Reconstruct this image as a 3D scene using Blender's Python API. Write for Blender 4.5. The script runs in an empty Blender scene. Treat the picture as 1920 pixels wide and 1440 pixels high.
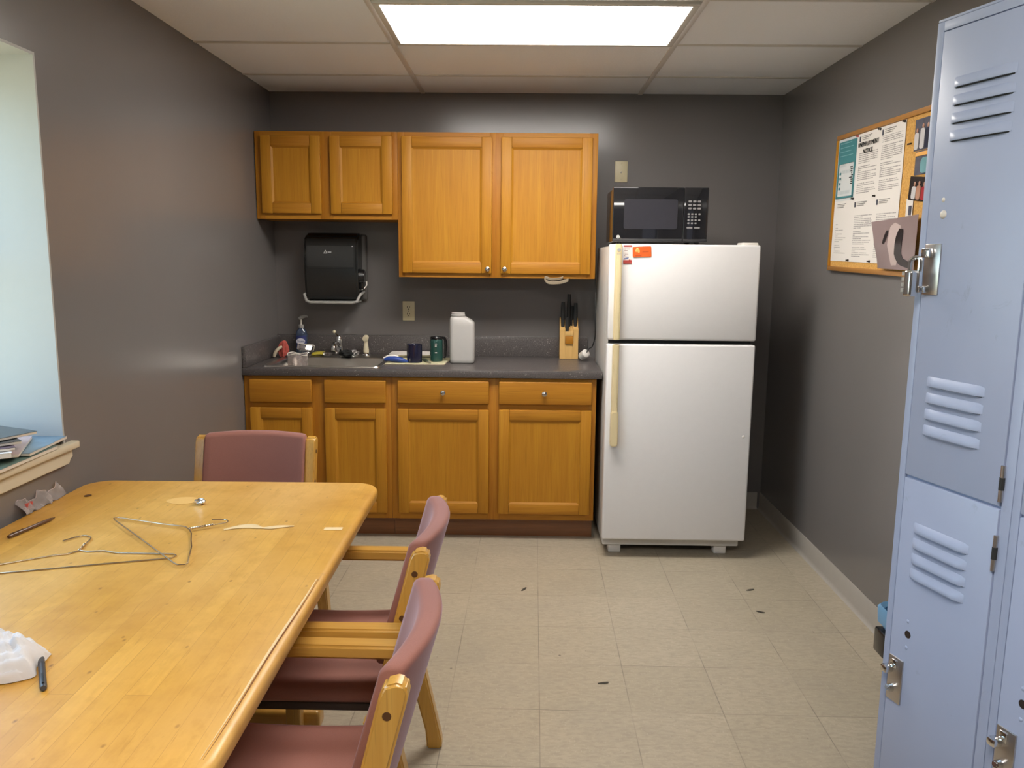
import bpy, bmesh, math, random
from mathutils import Matrix, Vector
random.seed(7)
SC = bpy.context.scene
COL = SC.collection
PI = math.pi
rad = math.radians

# ------------------------------------------------------------------ materials
MATS = {}
def nodes_of(name):
    m = bpy.data.materials.new(name); m.use_nodes = True
    nt = m.node_tree; b = nt.nodes['Principled BSDF']
    MATS[name] = m
    return m, nt, b
def N(nt, t, **kw):
    n = nt.nodes.new(t)
    for k, v in kw.items():
        if k.startswith('i_'):
            key = k[2:]
            key = int(key) if key.isdigit() else key.replace('_', ' ')
            n.inputs[key].default_value = v
        else: setattr(n, k, v)
    return n
def L(nt, a, b): nt.links.new(a, b)
def c4(c): return (c[0], c[1], c[2], 1)
def math_n(nt, op, a, b=None, c=None):
    n = nt.nodes.new('ShaderNodeMath'); n.operation = op
    for i, x in enumerate((a, b, c)):
        if x is None: continue
        if isinstance(x, (int, float)): n.inputs[i].default_value = x
        else: nt.links.new(x, n.inputs[i])
    return n.outputs[0]
def mixc(nt, fac, a, b, mode='MIX'):
    n = nt.nodes.new('ShaderNodeMix'); n.data_type = 'RGBA'; n.blend_type = mode
    for i, x in ((0, fac), (6, a), (7, b)):
        if isinstance(x, (int, float)): n.inputs[i].default_value = x
        elif isinstance(x, tuple): n.inputs[i].default_value = c4(x)
        else: nt.links.new(x, n.inputs[i])
    return n.outputs[2]
def ramp(nt, fac, stops):
    n = nt.nodes.new('ShaderNodeValToRGB'); e = n.color_ramp.elements
    while len(e) < len(stops): e.new(0.5)
    for k, (p, c) in zip(e, stops):
        k.position = p; k.color = c4(c) if isinstance(c, tuple) else (c, c, c, 1)
    nt.links.new(fac, n.inputs[0]); return n.outputs[0]
def ocoord(nt, scale=(1, 1, 1), rot=(0, 0, 0), rnd=False):
    tc = nt.nodes.new('ShaderNodeTexCoord'); mp = nt.nodes.new('ShaderNodeMapping')
    mp.inputs['Scale'].default_value = scale; mp.inputs['Rotation'].default_value = rot
    nt.links.new(tc.outputs['Object'], mp.inputs[0])
    if rnd:
        oi = nt.nodes.new('ShaderNodeObjectInfo'); cx = nt.nodes.new('ShaderNodeCombineXYZ')
        for i, k in enumerate((3.1, 5.7, 7.3)):
            nt.links.new(math_n(nt, 'MULTIPLY', oi.outputs['Random'], k), cx.inputs[i])
        nt.links.new(cx.outputs[0], mp.inputs['Location'])
    return mp.outputs[0]
def noise(nt, vec, scale, detail=3, rough=.5, dist=0):
    n = nt.nodes.new('ShaderNodeTexNoise'); n.inputs['Scale'].default_value = scale
    n.inputs['Detail'].default_value = detail; n.inputs['Roughness'].default_value = rough; n.inputs['Distortion'].default_value = dist
    nt.links.new(vec, n.inputs['Vector']); return n.outputs[0]
def bump(nt, b, h, strength=.2, dist=.002):
    n = nt.nodes.new('ShaderNodeBump'); n.inputs['Strength'].default_value = strength; n.inputs['Distance'].default_value = dist
    nt.links.new(h, n.inputs['Height']); nt.links.new(n.outputs[0], b.inputs['Normal'])

def plain(name, col, rough=.5, metal=0, spec=.5, var=.06, nscale=30, coat=0, trans=0, alpha=1, emis=None, bumps=0, ior=None):
    m, nt, b = nodes_of(name)
    b.inputs['Roughness'].default_value = rough; b.inputs['Metallic'].default_value = metal
    b.inputs['Specular IOR Level'].default_value = spec; b.inputs['Coat Weight'].default_value = coat
    b.inputs['Transmission Weight'].default_value = trans; b.inputs['Alpha'].default_value = alpha
    if ior: b.inputs['IOR'].default_value = ior
    v = ocoord(nt); n = noise(nt, v, nscale, 4)
    lo = tuple(max(0, x * (1 - var)) for x in col); hi = tuple(x * (1 + var) for x in col)
    L(nt, mixc(nt, n, lo, hi), b.inputs['Base Color'])
    if bumps: bump(nt, b, noise(nt, v, nscale * 8, 3), bumps, .001)
    if emis:
        b.inputs['Emission Color'].default_value = c4(emis[0]); b.inputs['Emission Strength'].default_value = emis[1]
    return m

def wood(name, c1, c2, c3, axis, rough=.35, coat=.15, dens=1.0):
    m, nt, b = nodes_of(name)
    sc = [38 * dens] * 3; sc[axis] = 1.6 * dens
    v = ocoord(nt, tuple(sc), rnd=True)
    n1 = noise(nt, v, 1.0, 5, .55, 1.2)
    sc2 = [9 * dens] * 3; sc2[axis] = .7 * dens
    v2 = ocoord(nt, tuple(sc2), rnd=True); n2 = noise(nt, v2, 1.0, 3, .5, 2.0)
    sc3 = [260] * 3; sc3[axis] = 7
    v3 = ocoord(nt, tuple(sc3), rnd=True); n3 = noise(nt, v3, 1.0, 2)
    a = mixc(nt, ramp(nt, n1, [(.35, 0.0), (.68, 1.0)]), c1, c2)
    a = mixc(nt, ramp(nt, n2, [(.4, 0.0), (.8, .6)]), a, c3)
    a = mixc(nt, ramp(nt, n3, [(.28, .35), (.45, 0.0)]), a, tuple(x * .55 for x in c1))
    L(nt, a, b.inputs['Base Color'])
    b.inputs['Roughness'].default_value = rough; b.inputs['Coat Weight'].default_value = coat; b.inputs['Coat Roughness'].default_value = .25
    bump(nt, b, n3, .08, .0005)
    if coat == 0: b.inputs['Specular IOR Level'].default_value = .3
    return m

def build_materials():
    # painted walls: roller stipple, satin
    m, nt, b = nodes_of('wall_paint')
    v = ocoord(nt); n = noise(nt, v, 1.3, 4); n2 = noise(nt, v, 260, 2)
    L(nt, mixc(nt, n, (.150, .139, .136), (.178, .165, .160)), b.inputs['Base Color'])
    b.inputs['Roughness'].default_value = .24; b.inputs['Specular IOR Level'].default_value = .6
    bump(nt, b, n2, .15, .0008)
    # ceiling tile
    m, nt, b = nodes_of('ceiling_tile')
    v = ocoord(nt); n = noise(nt, v, 90, 5, .7); n2 = noise(nt, v, 1.1, 3)
    L(nt, mixc(nt, n2, (.85, .86, .89), (.90, .91, .94)), b.inputs['Base Color'])
    b.inputs['Roughness'].default_value = .9; bump(nt, b, n, .5, .002)
    # vinyl composition floor tiles
    m, nt, b = nodes_of('floor_tile')
    tc = N(nt, 'ShaderNodeTexCoord'); mp = N(nt, 'ShaderNodeMapping')
    mp.inputs['Rotation'].default_value = (0, 0, .01328); mp.inputs['Location'].default_value = (-.0386 + .305, -3.688 + .02, 0)
    L(nt, tc.outputs['Object'], mp.inputs[0])
    sx = N(nt, 'ShaderNodeSeparateXYZ'); L(nt, mp.outputs[0], sx.inputs[0])
    T = .3048
    ax = math_n(nt, 'DIVIDE', sx.outputs[0], T); ay = math_n(nt, 'DIVIDE', sx.outputs[1], T)
    fx = math_n(nt, 'FLOOR', ax); fy = math_n(nt, 'FLOOR', ay)
    def edge(a):
        f = math_n(nt, 'FRACT', a); return math_n(nt, 'MINIMUM', f, math_n(nt, 'SUBTRACT', 1.0, f))
    e = math_n(nt, 'MINIMUM', edge(ax), edge(ay))
    vv = ocoord(nt)
    brk = noise(nt, vv, 3.2, 2)
    line = math_n(nt, 'MULTIPLY', ramp(nt, e, [(.0022, 1.0), (.0052, 0.0)]), ramp(nt, brk, [(.38, .12), (.62, .85)]))
    cid = N(nt, 'ShaderNodeCombineXYZ'); L(nt, fx, cid.inputs[0]); L(nt, fy, cid.inputs[1])
    wn = N(nt, 'ShaderNodeTexWhiteNoise'); L(nt, cid.outputs[0], wn.inputs['Vector'])
    a = mixc(nt, wn.outputs[0], (.40, .345, .255), (.44, .38, .285))
    fl = noise(nt, ocoord(nt, (30, 75, 1)), 1.0, 5, .65, .6)
    a = mixc(nt, ramp(nt, fl, [(.35, .55), (.6, 0.0)]), a, (.29, .245, .18))
    fl2 = noise(nt, ocoord(nt, (140, 60, 1)), 1.0, 3, .6)
    a = mixc(nt, ramp(nt, fl2, [(.58, 0.0), (.75, .55)]), a, (.54, .48, .38))
    dirt = noise(nt, vv, 2.4, 4, .6)
    a = mixc(nt, ramp(nt, dirt, [(.45, 0.0), (.75, .35)]), a, (.30, .265, .21))
    sp = N(nt, 'ShaderNodeTexVoronoi', i_Scale=5.5); L(nt, vv, sp.inputs['Vector'])
    a = mixc(nt, ramp(nt, sp.outputs['Distance'], [(.022, .8), (.034, 0.0)]), a, (.09, .075, .06))
    sp2 = N(nt, 'ShaderNodeTexVoronoi', i_Scale=16.0); L(nt, vv, sp2.inputs['Vector'])
    a = mixc(nt, ramp(nt, sp2.outputs['Distance'], [(.03, .5), (.06, 0.0)]), a, (.17, .14, .11))
    a = mixc(nt, line, a, (.105, .09, .07))
    L(nt, a, b.inputs['Base Color'])
    L(nt, ramp(nt, dirt, [(.3, .34), (.7, .52)]), b.inputs['Roughness'])
    bump(nt, b, fl, .05, .0006)
    # wood
    wood('oak_v', (.420, .178, .012), (.485, .226, .018), (.375, .146, .010), 2, .48, 0)
    wood('oak_h', (.395, .160, .013), (.47, .212, .019), (.345, .128, .010), 0, .48, 0)
    wood('oak_frame', (.36, .135, .010), (.435, .187, .016), (.30, .103, .008), 2, .48, 0)
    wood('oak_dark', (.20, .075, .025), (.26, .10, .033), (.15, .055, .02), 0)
    wood('beech_z', (.54, .285, .050), (.62, .35, .072), (.47, .235, .036), 2, .28, .35)
    wood('beech_x', (.54, .285, .050), (.62, .35, .072), (.47, .235, .036), 0, .28, .35)
    wood('board_oak', (.36, .165, .04), (.43, .205, .055), (.30, .13, .03), 0)
    wood('block_wood', (.62, .38, .13), (.70, .45, .17), (.55, .31, .1), 2, .45, 0)
    # table top: butcher block strips running along Y
    m, nt, b = nodes_of('butcher_block')
    v = ocoord(nt, rot=(0, 0, PI / 2))
    br = N(nt, 'ShaderNodeTexBrick', i_Scale=1.0, i_Mortar_Size=.0006, i_Bias=0.0, i_Brick_Width=.85, i_Row_Height=.044, i_Mortar_Smooth=.3)
    br.offset = .37; br.offset_frequency = 3
    br.inputs['Color1'].default_value = (.56, .285, .042, 1); br.inputs['Color2'].default_value = (.76, .43, .085, 1); br.inputs['Mortar'].default_value = (.30, .13, .02, 1)
    L(nt, v, br.inputs['Vector'])
    v1 = ocoord(nt); gr = noise(nt, ocoord(nt, (70, 2.5, 70)), 1.0, 4, .6, .8)
    a = mixc(nt, .35, br.outputs[0], (.68, .37, .062))
    a = mixc(nt, ramp(nt, gr, [(.35, .35), (.6, 0.0)]), a, (.55, .26, .032))
    st = noise(nt, v1, 4.5, 6, .65, .4)
    a = mixc(nt, ramp(nt, st, [(.42, 0.0), (.66, .75)]), a, (.50, .24, .030))
    wr = noise(nt, ocoord(nt, (1.6, .9, 1)), 1.0, 3, .5)
    a = mixc(nt, ramp(nt, wr, [(.42, 0.0), (.66, .5)]), a, (.74, .48, .20))
    sp = N(nt, 'ShaderNodeTexVoronoi', i_Scale=24.0); L(nt, ocoord(nt, (1, .6, 1)), sp.inputs['Vector'])
    pick = noise(nt, v1, 9.0, 2)
    spm = math_n(nt, 'MULTIPLY', ramp(nt, sp.outputs['Distance'], [(.04, .8), (.11, 0.0)]), ramp(nt, pick, [(.44, 0.0), (.52, 1.0)]))
    a = mixc(nt, spm, a, (.22, .09, .015))
    scr = noise(nt, ocoord(nt, (120, 9, 1), (0, 0, .9)), 1.0, 2)
    a = mixc(nt, ramp(nt, scr, [(.66, 0.0), (.74, .45)]), a, (.40, .19, .035))
    mot = noise(nt, ocoord(nt, (26, 14, 1), (0, 0, .5)), 1.0, 4, .65)
    a = mixc(nt, ramp(nt, mot, [(.5, 0.0), (.72, .38)]), a, (.44, .21, .030))
    L(nt, a, b.inputs['Base Color'])
    L(nt, ramp(nt, st, [(.3, .30), (.7, .46)]), b.inputs['Roughness']); b.inputs['Coat Weight'].default_value = .12
    b.inputs['Coat Roughness'].default_value = .3
    # upholstery
    m, nt, b = nodes_of('upholstery')
    v = ocoord(nt); n = noise(nt, v, 700, 2); n2 = noise(nt, v, 7, 3)
    a = mixc(nt, n2, (.270, .105, .078), (.320, .13, .098)); a = mixc(nt, ramp(nt, n, [(.3, .25), (.6, 0.0)]), a, (.17, .065, .05))
    L(nt, a, b.inputs['Base Color']); b.inputs['Roughness'].default_value = .75
    b.inputs['Sheen Weight'].default_value = .35; b.inputs['Sheen Roughness'].default_value = .35; b.inputs['Sheen Tint'].default_value = (.85, .75, .95, 1)
    bump(nt, b, n, .25, .0008)
    # counter laminate
    m, nt, b = nodes_of('laminate')
    v = ocoord(nt); n = noise(nt, v, 160, 4, .7); sp = N(nt, 'ShaderNodeTexVoronoi', i_Scale=95.0); L(nt, v, sp.inputs['Vector'])
    a = mixc(nt, ramp(nt, n, [(.35, 0.0), (.65, 1.0)]), (.058, .051, .050), (.125, .110, .107))
    pk = noise(nt, v, 38, 2)
    a = mixc(nt, math_n(nt, 'MULTIPLY', ramp(nt, sp.outputs['Distance'], [(.16, .9), (.27, 0.0)]), ramp(nt, pk, [(.48, 0.0), (.6, 1.0)])), a, (.34, .31, .30))
    L(nt, a, b.inputs['Base Color']); b.inputs['Roughness'].default_value = .33
    # locker paint with scuffs
    m, nt, b = nodes_of('locker_paint')
    v = ocoord(nt); n = noise(nt, v, 5, 5, .6); sc = noise(nt, ocoord(nt, (14, 14, 9)), 1.0, 5, .7, 1.0)
    a = mixc(nt, n, (.335, .395, .56), (.37, .43, .60))
    a = mixc(nt, ramp(nt, sc, [(.64, 0.0), (.76, .38)]), a, (.16, .18, .23))
    L(nt, a, b.inputs['Base Color']); b.inputs['Roughness'].default_value = .36; b.inputs['Specular IOR Level'].default_value = .4
    bump(nt, b, noise(nt, v, 6, 2), .05, .004)
    # cork
    m, nt, b = nodes_of('cork')
    v = ocoord(nt); n = noise(nt, v, 140, 4, .7)
    L(nt, ramp(nt, n, [(.3, (.42, .21, .045)), (.55, (.60, .33, .085)), (.75, (.68, .42, .14))]), b.inputs['Base Color'])
    b.inputs['Roughness'].default_value = .9; bump(nt, b, n, .4, .001)
    # printed sheets: rows of grey text lines on paper (object space: x across, z up)
    def printed(name, paper, ink, pitch, x0, x1, z0, z1, para, fac=.75):
        m, nt, b = nodes_of(name)
        tc = N(nt, 'ShaderNodeTexCoord'); s = N(nt, 'ShaderNodeSeparateXYZ'); L(nt, tc.outputs['Object'], s.inputs[0])
        x, z = s.outputs[0], s.outputs[2]
        row = math_n(nt, 'DIVIDE', z, pitch); fr = math_n(nt, 'FRACT', row); fl = math_n(nt, 'FLOOR', row)
        on = math_n(nt, 'LESS_THAN', fr, .5)
        cx = N(nt, 'ShaderNodeCombineXYZ'); L(nt, math_n(nt, 'MULTIPLY', x, 330.0), cx.inputs[0]); L(nt, math_n(nt, 'MULTIPLY', fl, 3.7), cx.inputs[1])
        words = math_n(nt, 'GREATER_THAN', noise(nt, cx.outputs[0], 1.0, 1), .40)
        wr = N(nt, 'ShaderNodeTexWhiteNoise'); wr.noise_dimensions = '1D'; L(nt, fl, wr.inputs['W'])
        end = math_n(nt, 'ADD', x0, math_n(nt, 'MULTIPLY', math_n(nt, 'SUBTRACT', 1.0, math_n(nt, 'POWER', wr.outputs[0], para)), x1 - x0))
        inx = math_n(nt, 'MULTIPLY', math_n(nt, 'GREATER_THAN', x, x0), math_n(nt, 'LESS_THAN', x, end))
        inz = math_n(nt, 'MULTIPLY', math_n(nt, 'GREATER_THAN', z, z0), math_n(nt, 'LESS_THAN', z, z1))
        gap = math_n(nt, 'GREATER_THAN', math_n(nt, 'FRACT', math_n(nt, 'DIVIDE', fl, 9.0)), .1)
        msk = on
        for q in (words, inx, inz, gap): msk = math_n(nt, 'MULTIPLY', msk, q)
        L(nt, mixc(nt, math_n(nt, 'MULTIPLY', msk, fac), paper, ink), b.inputs['Base Color']); b.inputs['Roughness'].default_value = .7
        return m
    PAPER = (.70, .66, .62)
    printed('print_a', PAPER, (.16, .15, .15), .0078, .018, .205, .02, .195, 5.0)
    printed('print_b', PAPER, (.16, .15, .15), .0075, .018, .2, .02, .235, 5.0)
    printed('print_c', PAPER, (.2, .19, .19), .0075, .02, .2, .02, .21, 3.0)
    printed('print_d', PAPER, (.2, .19, .19), .0085, .03, .16, .03, .17, 1.4, .6)
    printed('print_teal', (.58, .60, .60), (.10, .22, .25), .03, .03, .17, .02, .16, 1.2, .25)
    printed('magnet_text', (.75, .70, .68), (.25, .15, .14), .006, .004, .034, .03, .075, 2.0)
    plain('paper', PAPER, .7); plain('teal_ink', (.05, .20, .22), .6); plain('black_ink', (.02, .02, .02), .6)
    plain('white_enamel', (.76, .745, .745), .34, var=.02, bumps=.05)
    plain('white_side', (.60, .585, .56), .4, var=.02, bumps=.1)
    plain('almond', (.72, .60, .36), .4, var=.06, nscale=8)
    plain('beige_plate', (.62, .55, .36), .4)
    plain('black_plastic', (.012, .012, .013), .22, coat=.2)
    plain('black_matte', (.014, .014, .014), .55)
    plain('black_gloss', (.010, .010, .012), .07, coat=.5)
    plain('mw_window', (.030, .029, .035), .16)
    plain('dark_plate', (.10, .095, .09), .4); plain('grey_key', (.20, .19, .19), .5)
    plain('smoke_plastic', (.016, .017, .017), .2)
    plain('smoke_panel', (.030, .031, .031), .25)
    plain('grey_plastic', (.36, .35, .33), .45)
    plain('logo_white', (.55, .55, .54), .5)
    plain('chrome', (.72, .72, .72), .14, 1, var=.03)
    plain('brushed', (.55, .53, .52), .32, 1, var=.1, nscale=60)
    plain('nickel', (.58, .54, .50), .25, 1)
    plain('stainless', (.50, .48, .45), .30, 1, var=.1, nscale=12)
    plain('white_trim', (.56, .50, .38), .45, var=.04)
    plain('jamb_white', (.38, .37, .35), .5, var=.02)
    plain('vinyl_base', (.36, .33, .29), .45)
    plain('white_metal', (.66, .63, .58), .4)
    plain('tee_metal', (.72, .69, .66), .45)
    m, nt, b = nodes_of('diffuser')
    v = ocoord(nt); n = noise(nt, v, 220, 2)
    b.inputs['Base Color'].default_value = (.8, .78, .74, 1); b.inputs['Roughness'].default_value = .4
    b.inputs['Emission Color'].default_value = (1.0, .95, .885, 1); b.inputs['Emission Strength'].default_value = LAMP
    bump(nt, b, n, .3, .001)
    plain('navy_glaze', (.012, .012, .032), .12, coat=.4); plain('green_glaze', (.018, .065, .055), .12, coat=.4)
    plain('jug_plastic', (.54, .52, .50), .4, trans=.12, var=.03); plain('cream_plastic', (.70, .62, .44), .35)
    plain('white_plastic', (.72, .68, .63), .35); plain('blue_plastic', (.025, .065, .30), .35)
    plain('yellow_sponge', (.55, .46, .05), .9, bumps=.6); plain('red_cloth', (.46, .09, .07), .85, var=.5, nscale=60)
    plain('cream_cloth', (.62, .52, .38), .85); plain('mat_cloth', (.55, .52, .33), .9, bumps=.5)
    plain('steel_wool', (.35, .33, .32), .5, .7, var=.6, nscale=200)
    plain('dark_rag', (.012, .013, .013), .9, bumps=.6); plain('olive_grip', (.05, .065, .045), .4)
    plain('soap_blue', (.10, .14, .24), .1, trans=.55, var=.05); plain('label_white', (.62, .62, .70), .5); plain('label_blue', (.03, .04, .16), .5)
    plain('blue_bin', (.13, .30, .50), .42); plain('brown_pen', (.10, .045, .02), .3); plain('grey_pen', (.05, .052, .06), .4)
    plain('tissue', (.66, .635, .63), .85, var=.04); plain('wire', (.62, .52, .38), .25, 1, var=.1)
    plain('foil', (.8, .8, .82), .18, 1, var=.2, nscale=90); plain('residue', (.74, .55, .30), .5); plain('residue_thin', (.72, .43, .13), .5)
    plain('knot', (.09, .035, .01), .5)
    plain('green_cover', (.13, .20, .17), .35, var=.6, nscale=25); plain('blue_cover', (.16, .24, .30), .3, var=.5, nscale=18)
    plain('pink_cover', (.52, .40, .38), .4, var=.2); plain('plum_cover', (.09, .06, .08), .3, var=.6, nscale=20)
    plain('black_cover', (.02, .026, .03), .22, var=.8, nscale=25); plain('pages', (.62, .56, .49), .7, var=.08, nscale=200)
    plain('red_print', (.42, .06, .05), .4, var=.5, nscale=90); plain('blue_print', (.12, .16, .32), .4, var=.3)
    plain('orange_card', (.68, .12, .02), .35, var=.15); plain('orange_light', (.80, .42, .12), .4); plain('orange_dark', (.42, .06, .015), .4)
    plain('photo_grey', (.10, .10, .13), .2, var=.5, nscale=30); plain('photo_white', (.55, .53, .54), .3); plain('photo_navy', (.02, .025, .05), .3)
    plain('photo_teal', (.16, .34, .38), .3, var=.3); plain('photo_skin', (.42, .22, .15), .4); plain('photo_red', (.35, .03, .04), .3); plain('photo_dark', (.025, .018, .018), .25)
    plain('page_mauve', (.26, .19, .19), .3, var=.12, nscale=12); plain('page_pale', (.50, .40, .38), .35)
    plain('rail_brown', (.035, .02, .016), .6); plain('rubber', (.02, .02, .02), .7); plain('debris', (.04, .035, .025), .8)
    m, nt, b = nodes_of('thin_clear')     # thin clear plastic film / window glass
    def film(name, tint, gloss, milky=False):
        m = bpy.data.materials.new(name); m.use_nodes = True; nt = m.node_tree; nt.nodes.clear()
        o = N(nt, 'ShaderNodeOutputMaterial'); t = N(nt, 'ShaderNodeBsdfTransparent'); g = N(nt, 'ShaderNodeBsdfDiffuse' if milky else 'ShaderNodeBsdfGlossy'); mx = N(nt, 'ShaderNodeMixShader')
        t.inputs[0].default_value = c4(tint); g.inputs['Roughness'].default_value = .08; g.inputs[0].default_value = (.75, .68, .66, 1) if milky else (.9, .9, .9, 1)
        v = ocoord(nt); n = noise(nt, v, 40, 3)
        L(nt, math_n(nt, 'MULTIPLY', n, gloss * 2), mx.inputs[0]); L(nt, t.outputs[0], mx.inputs[1]); L(nt, g.outputs[0], mx.inputs[2]); L(nt, mx.outputs[0], o.inputs[0])
        MATS[name] = m
    film('thin_clear', (.86, .85, .84), .14); film('milky_film', (.80, .77, .75), .22, True); film('glass', (.95, .98, .97), .05)

LAMP = 25.0
FILL_PANEL = True
build_materials()
M_ = MATS

# ------------------------------------------------------------------ geometry helpers
ROOTM = {}
class MB:
    def __init__(s): s.bm = bmesh.new(); s.mats = []
    def mi(s, m):
        m = MATS[m]
        if m not in s.mats: s.mats.append(m)
        return s.mats.index(m)
    def add(s, t, mat, M=None):
        i = s.mi(mat)
        for f in t.faces: f.material_index = i
        if M is not None: t.transform(M)
        me = bpy.data.meshes.new('t'); t.to_mesh(me); t.free(); s.bm.from_mesh(me); bpy.data.meshes.remove(me)
        return s
    def box(s, lo, hi, mat, bev=0, seg=2, M=None):
        t = bmesh.new(); bmesh.ops.create_cube(t, size=1)
        c = [(a + b) / 2 for a, b in zip(lo, hi)]; d = [abs(b - a) for a, b in zip(lo, hi)]
        t.transform(Matrix.Translation(c) @ Matrix.Diagonal((*d, 1)))
        if bev: bmesh.ops.bevel(t, geom=t.edges[:], offset=min(bev, min(d) * .48), segments=seg, profile=.5, affect='EDGES')
        return s.add(t, mat, M)
    def cyl(s, a, b, r, mat, r2=None, n=20, bev=0):
        a, b = Vector(a), Vector(b); d = b - a
        t = bmesh.new(); bmesh.ops.create_cone(t, cap_ends=True, segments=n, radius1=r, radius2=r if r2 is None else r2, depth=d.length)
        if bev:
            bmesh.ops.bevel(t, geom=[e for e in t.edges if len(e.link_faces) == 2 and any(len(f.verts) > 4 for f in e.link_faces)], offset=bev, segments=2, affect='EDGES')
        M = Matrix.Translation((a + b) / 2) @ d.to_track_quat('Z', 'Y').to_matrix().to_4x4()
        return s.add(t, mat, M)
    def sphere(s, c, r, mat, sc=(1, 1, 1), n=16):
        t = bmesh.new(); bmesh.ops.create_uvsphere(t, u_segments=n, v_segments=max(6, n // 2), radius=r)
        return s.add(t, mat, Matrix.Translation(c) @ Matrix.Diagonal((*sc, 1)))
    def lathe(s, prof, mat, c=(0, 0, 0), n=28, M=None, sx=1, sy=1):
        t = bmesh.new(); rings = []
        for r, z in prof:
            if r < 1e-6: rings.append([t.verts.new((0, 0, z))])
            else: rings.append([t.verts.new((r * sx * math.cos(2 * PI * k / n), r * sy * math.sin(2 * PI * k / n), z)) for k in range(n)])
        for a, b in zip(rings, rings[1:]):
            for k in range(n):
                k2 = (k + 1) % n
                if len(a) == 1 and len(b) == 1: continue
                if len(a) == 1: t.faces.new((a[0], b[k2], b[k]))
                elif len(b) == 1: t.faces.new((a[k], a[k2], b[0]))
                else: t.faces.new((a[k], a[k2], b[k2], b[k]))
        bmesh.ops.recalc_face_normals(t, faces=t.faces[:])
        Mt = Matrix.Translation(c)
        return s.add(t, mat, Mt @ M if M is not None else Mt)
    def rings(s, rs, mat, cap=True, closed=False, M=None):
        t = bmesh.new(); R = [[t.verts.new(p) for p in r] for r in rs]; n = len(R[0])
        pairs = list(zip(R, R[1:])) + ([(R[-1], R[0])] if closed else [])
        for a, b in pairs:
            for k in range(n): t.faces.new((a[k], a[(k + 1) % n], b[(k + 1) % n], b[k]))
        if cap and not closed: t.faces.new(R[0][::-1]); t.faces.new(R[-1])
        bmesh.ops.recalc_face_normals(t, faces=t.faces[:])
        return s.add(t, mat, M)
    def tube(s, pts, r, mat, n=8, closed=False, M=None, flat=None):
        P = [Vector(p) for p in pts]; m = len(P); rs = []
        up = None
        for i in range(m):
            a = P[i - 1] if (i > 0 or closed) else P[i]; b = P[(i + 1) % m] if (i < m - 1 or closed) else P[i]
            d = (b - a).normalized()
            if up is None:
                up = Vector((0, 0, 1)) if abs(d.z) < .9 else Vector((0, 1, 0))
            up = (up - d * up.dot(d)).normalized(); sd = d.cross(up)
            rr = r[i] if isinstance(r, (list, tuple)) else r
            f = flat or 1
            rs.append([P[i] + rr * (math.cos(2 * PI * k / n) * sd + f * math.sin(2 * PI * k / n) * up) for k in range(n)])
        return s.rings(rs, mat, True, closed, M)
    def prism(s, poly, a, b, mat, axis='z', bev=0, seg=2, M=None):
        """poly in the two other axes (order x,y / x,z / y,z), extruded from a to b"""
        t = bmesh.new()
        def P(p, h): return {'z': (p[0], p[1], h), 'y': (p[0], h, p[1]), 'x': (h, p[0], p[1])}[axis]
        A = [t.verts.new(P(p, a)) for p in poly]; B = [t.verts.new(P(p, b)) for p in poly]; n = len(poly)
        t.faces.new(A); t.faces.new(B[::-1])
        for k in range(n): t.faces.new((A[k], B[k], B[(k + 1) % n], A[(k + 1) % n]))
        bmesh.ops.recalc_face_normals(t, faces=t.faces[:])
        if bev: bmesh.ops.bevel(t, geom=[e for e in t.edges if e.calc_face_angle(0) > .6], offset=bev, segments=seg, affect='EDGES')
        return s.add(t, mat, M)
    def sheet(s, f, nu, nv, th, mat, M=None):
        t = bmesh.new(); V = [[t.verts.new(f(i / nu, j / nv)) for j in range(nv + 1)] for i in range(nu + 1)]
        for i in range(nu):
            for j in range(nv): t.faces.new((V[i][j], V[i + 1][j], V[i + 1][j + 1], V[i][j + 1]))
        t.normal_update()
        if th: bmesh.ops.solidify(t, geom=t.faces[:], thickness=th)
        bmesh.ops.recalc_face_normals(t, faces=t.faces[:])
        return s.add(t, mat, M)
    def text(s, txt, size, mat, M, align='CENTER', extrude=.0004, sx=1):
        cu = bpy.data.curves.new('t', 'FONT'); cu.body = txt; cu.size = size; cu.align_x = align; cu.extrude = extrude; cu.resolution_u = 2
        o = bpy.data.objects.new('t', cu); COL.objects.link(o); bpy.context.view_layer.update()
        me = bpy.data.meshes.new_from_object(o.evaluated_get(bpy.context.evaluated_depsgraph_get()))
        bpy.data.objects.remove(o); t = bmesh.new(); t.from_mesh(me); bpy.data.meshes.remove(me)
        return s.add(t, mat, M @ Matrix.Diagonal((sx, 1, 1, 1)))
    def build(s, name, parent=None, world=False, label=None, ang=35, smooth=True):
        me = bpy.data.meshes.new(name); 
        if world and parent is not None: s.bm.transform(ROOTM[parent].inverted())
        s.bm.to_mesh(me); s.bm.free()
        for m in s.mats: me.materials.append(m)
        if smooth:
            for p in me.polygons: p.use_smooth = True
            me.set_sharp_from_angle(angle=rad(ang))
        o = bpy.data.objects.new(name, me); COL.objects.link(o)
        if parent is not None: o.parent = parent; ROOTM[o] = ROOTM[parent]
        else: ROOTM[o] = Matrix()
        if label: o['label'] = label
        return o
def thing(name, label, cat, loc=(0, 0, 0), rot=(0, 0, 0), group=None):
    o = bpy.data.objects.new(name, None); COL.objects.link(o); o.empty_display_size = .1
    o.location = loc; o.rotation_euler = rot; o['label'] = label; o['category'] = cat
    if group: o['group'] = group
    from mathutils import Euler
    ROOTM[o] = Matrix.Translation(loc) @ Euler(rot).to_matrix().to_4x4()
    return o
def struct(o): o['kind'] = 'structure'; return o
def move_tree(o, parent):
    c = o.copy(); COL.objects.link(c); c.parent = parent
    for ch in o.children: move_tree(ch, c)
    return c
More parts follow.
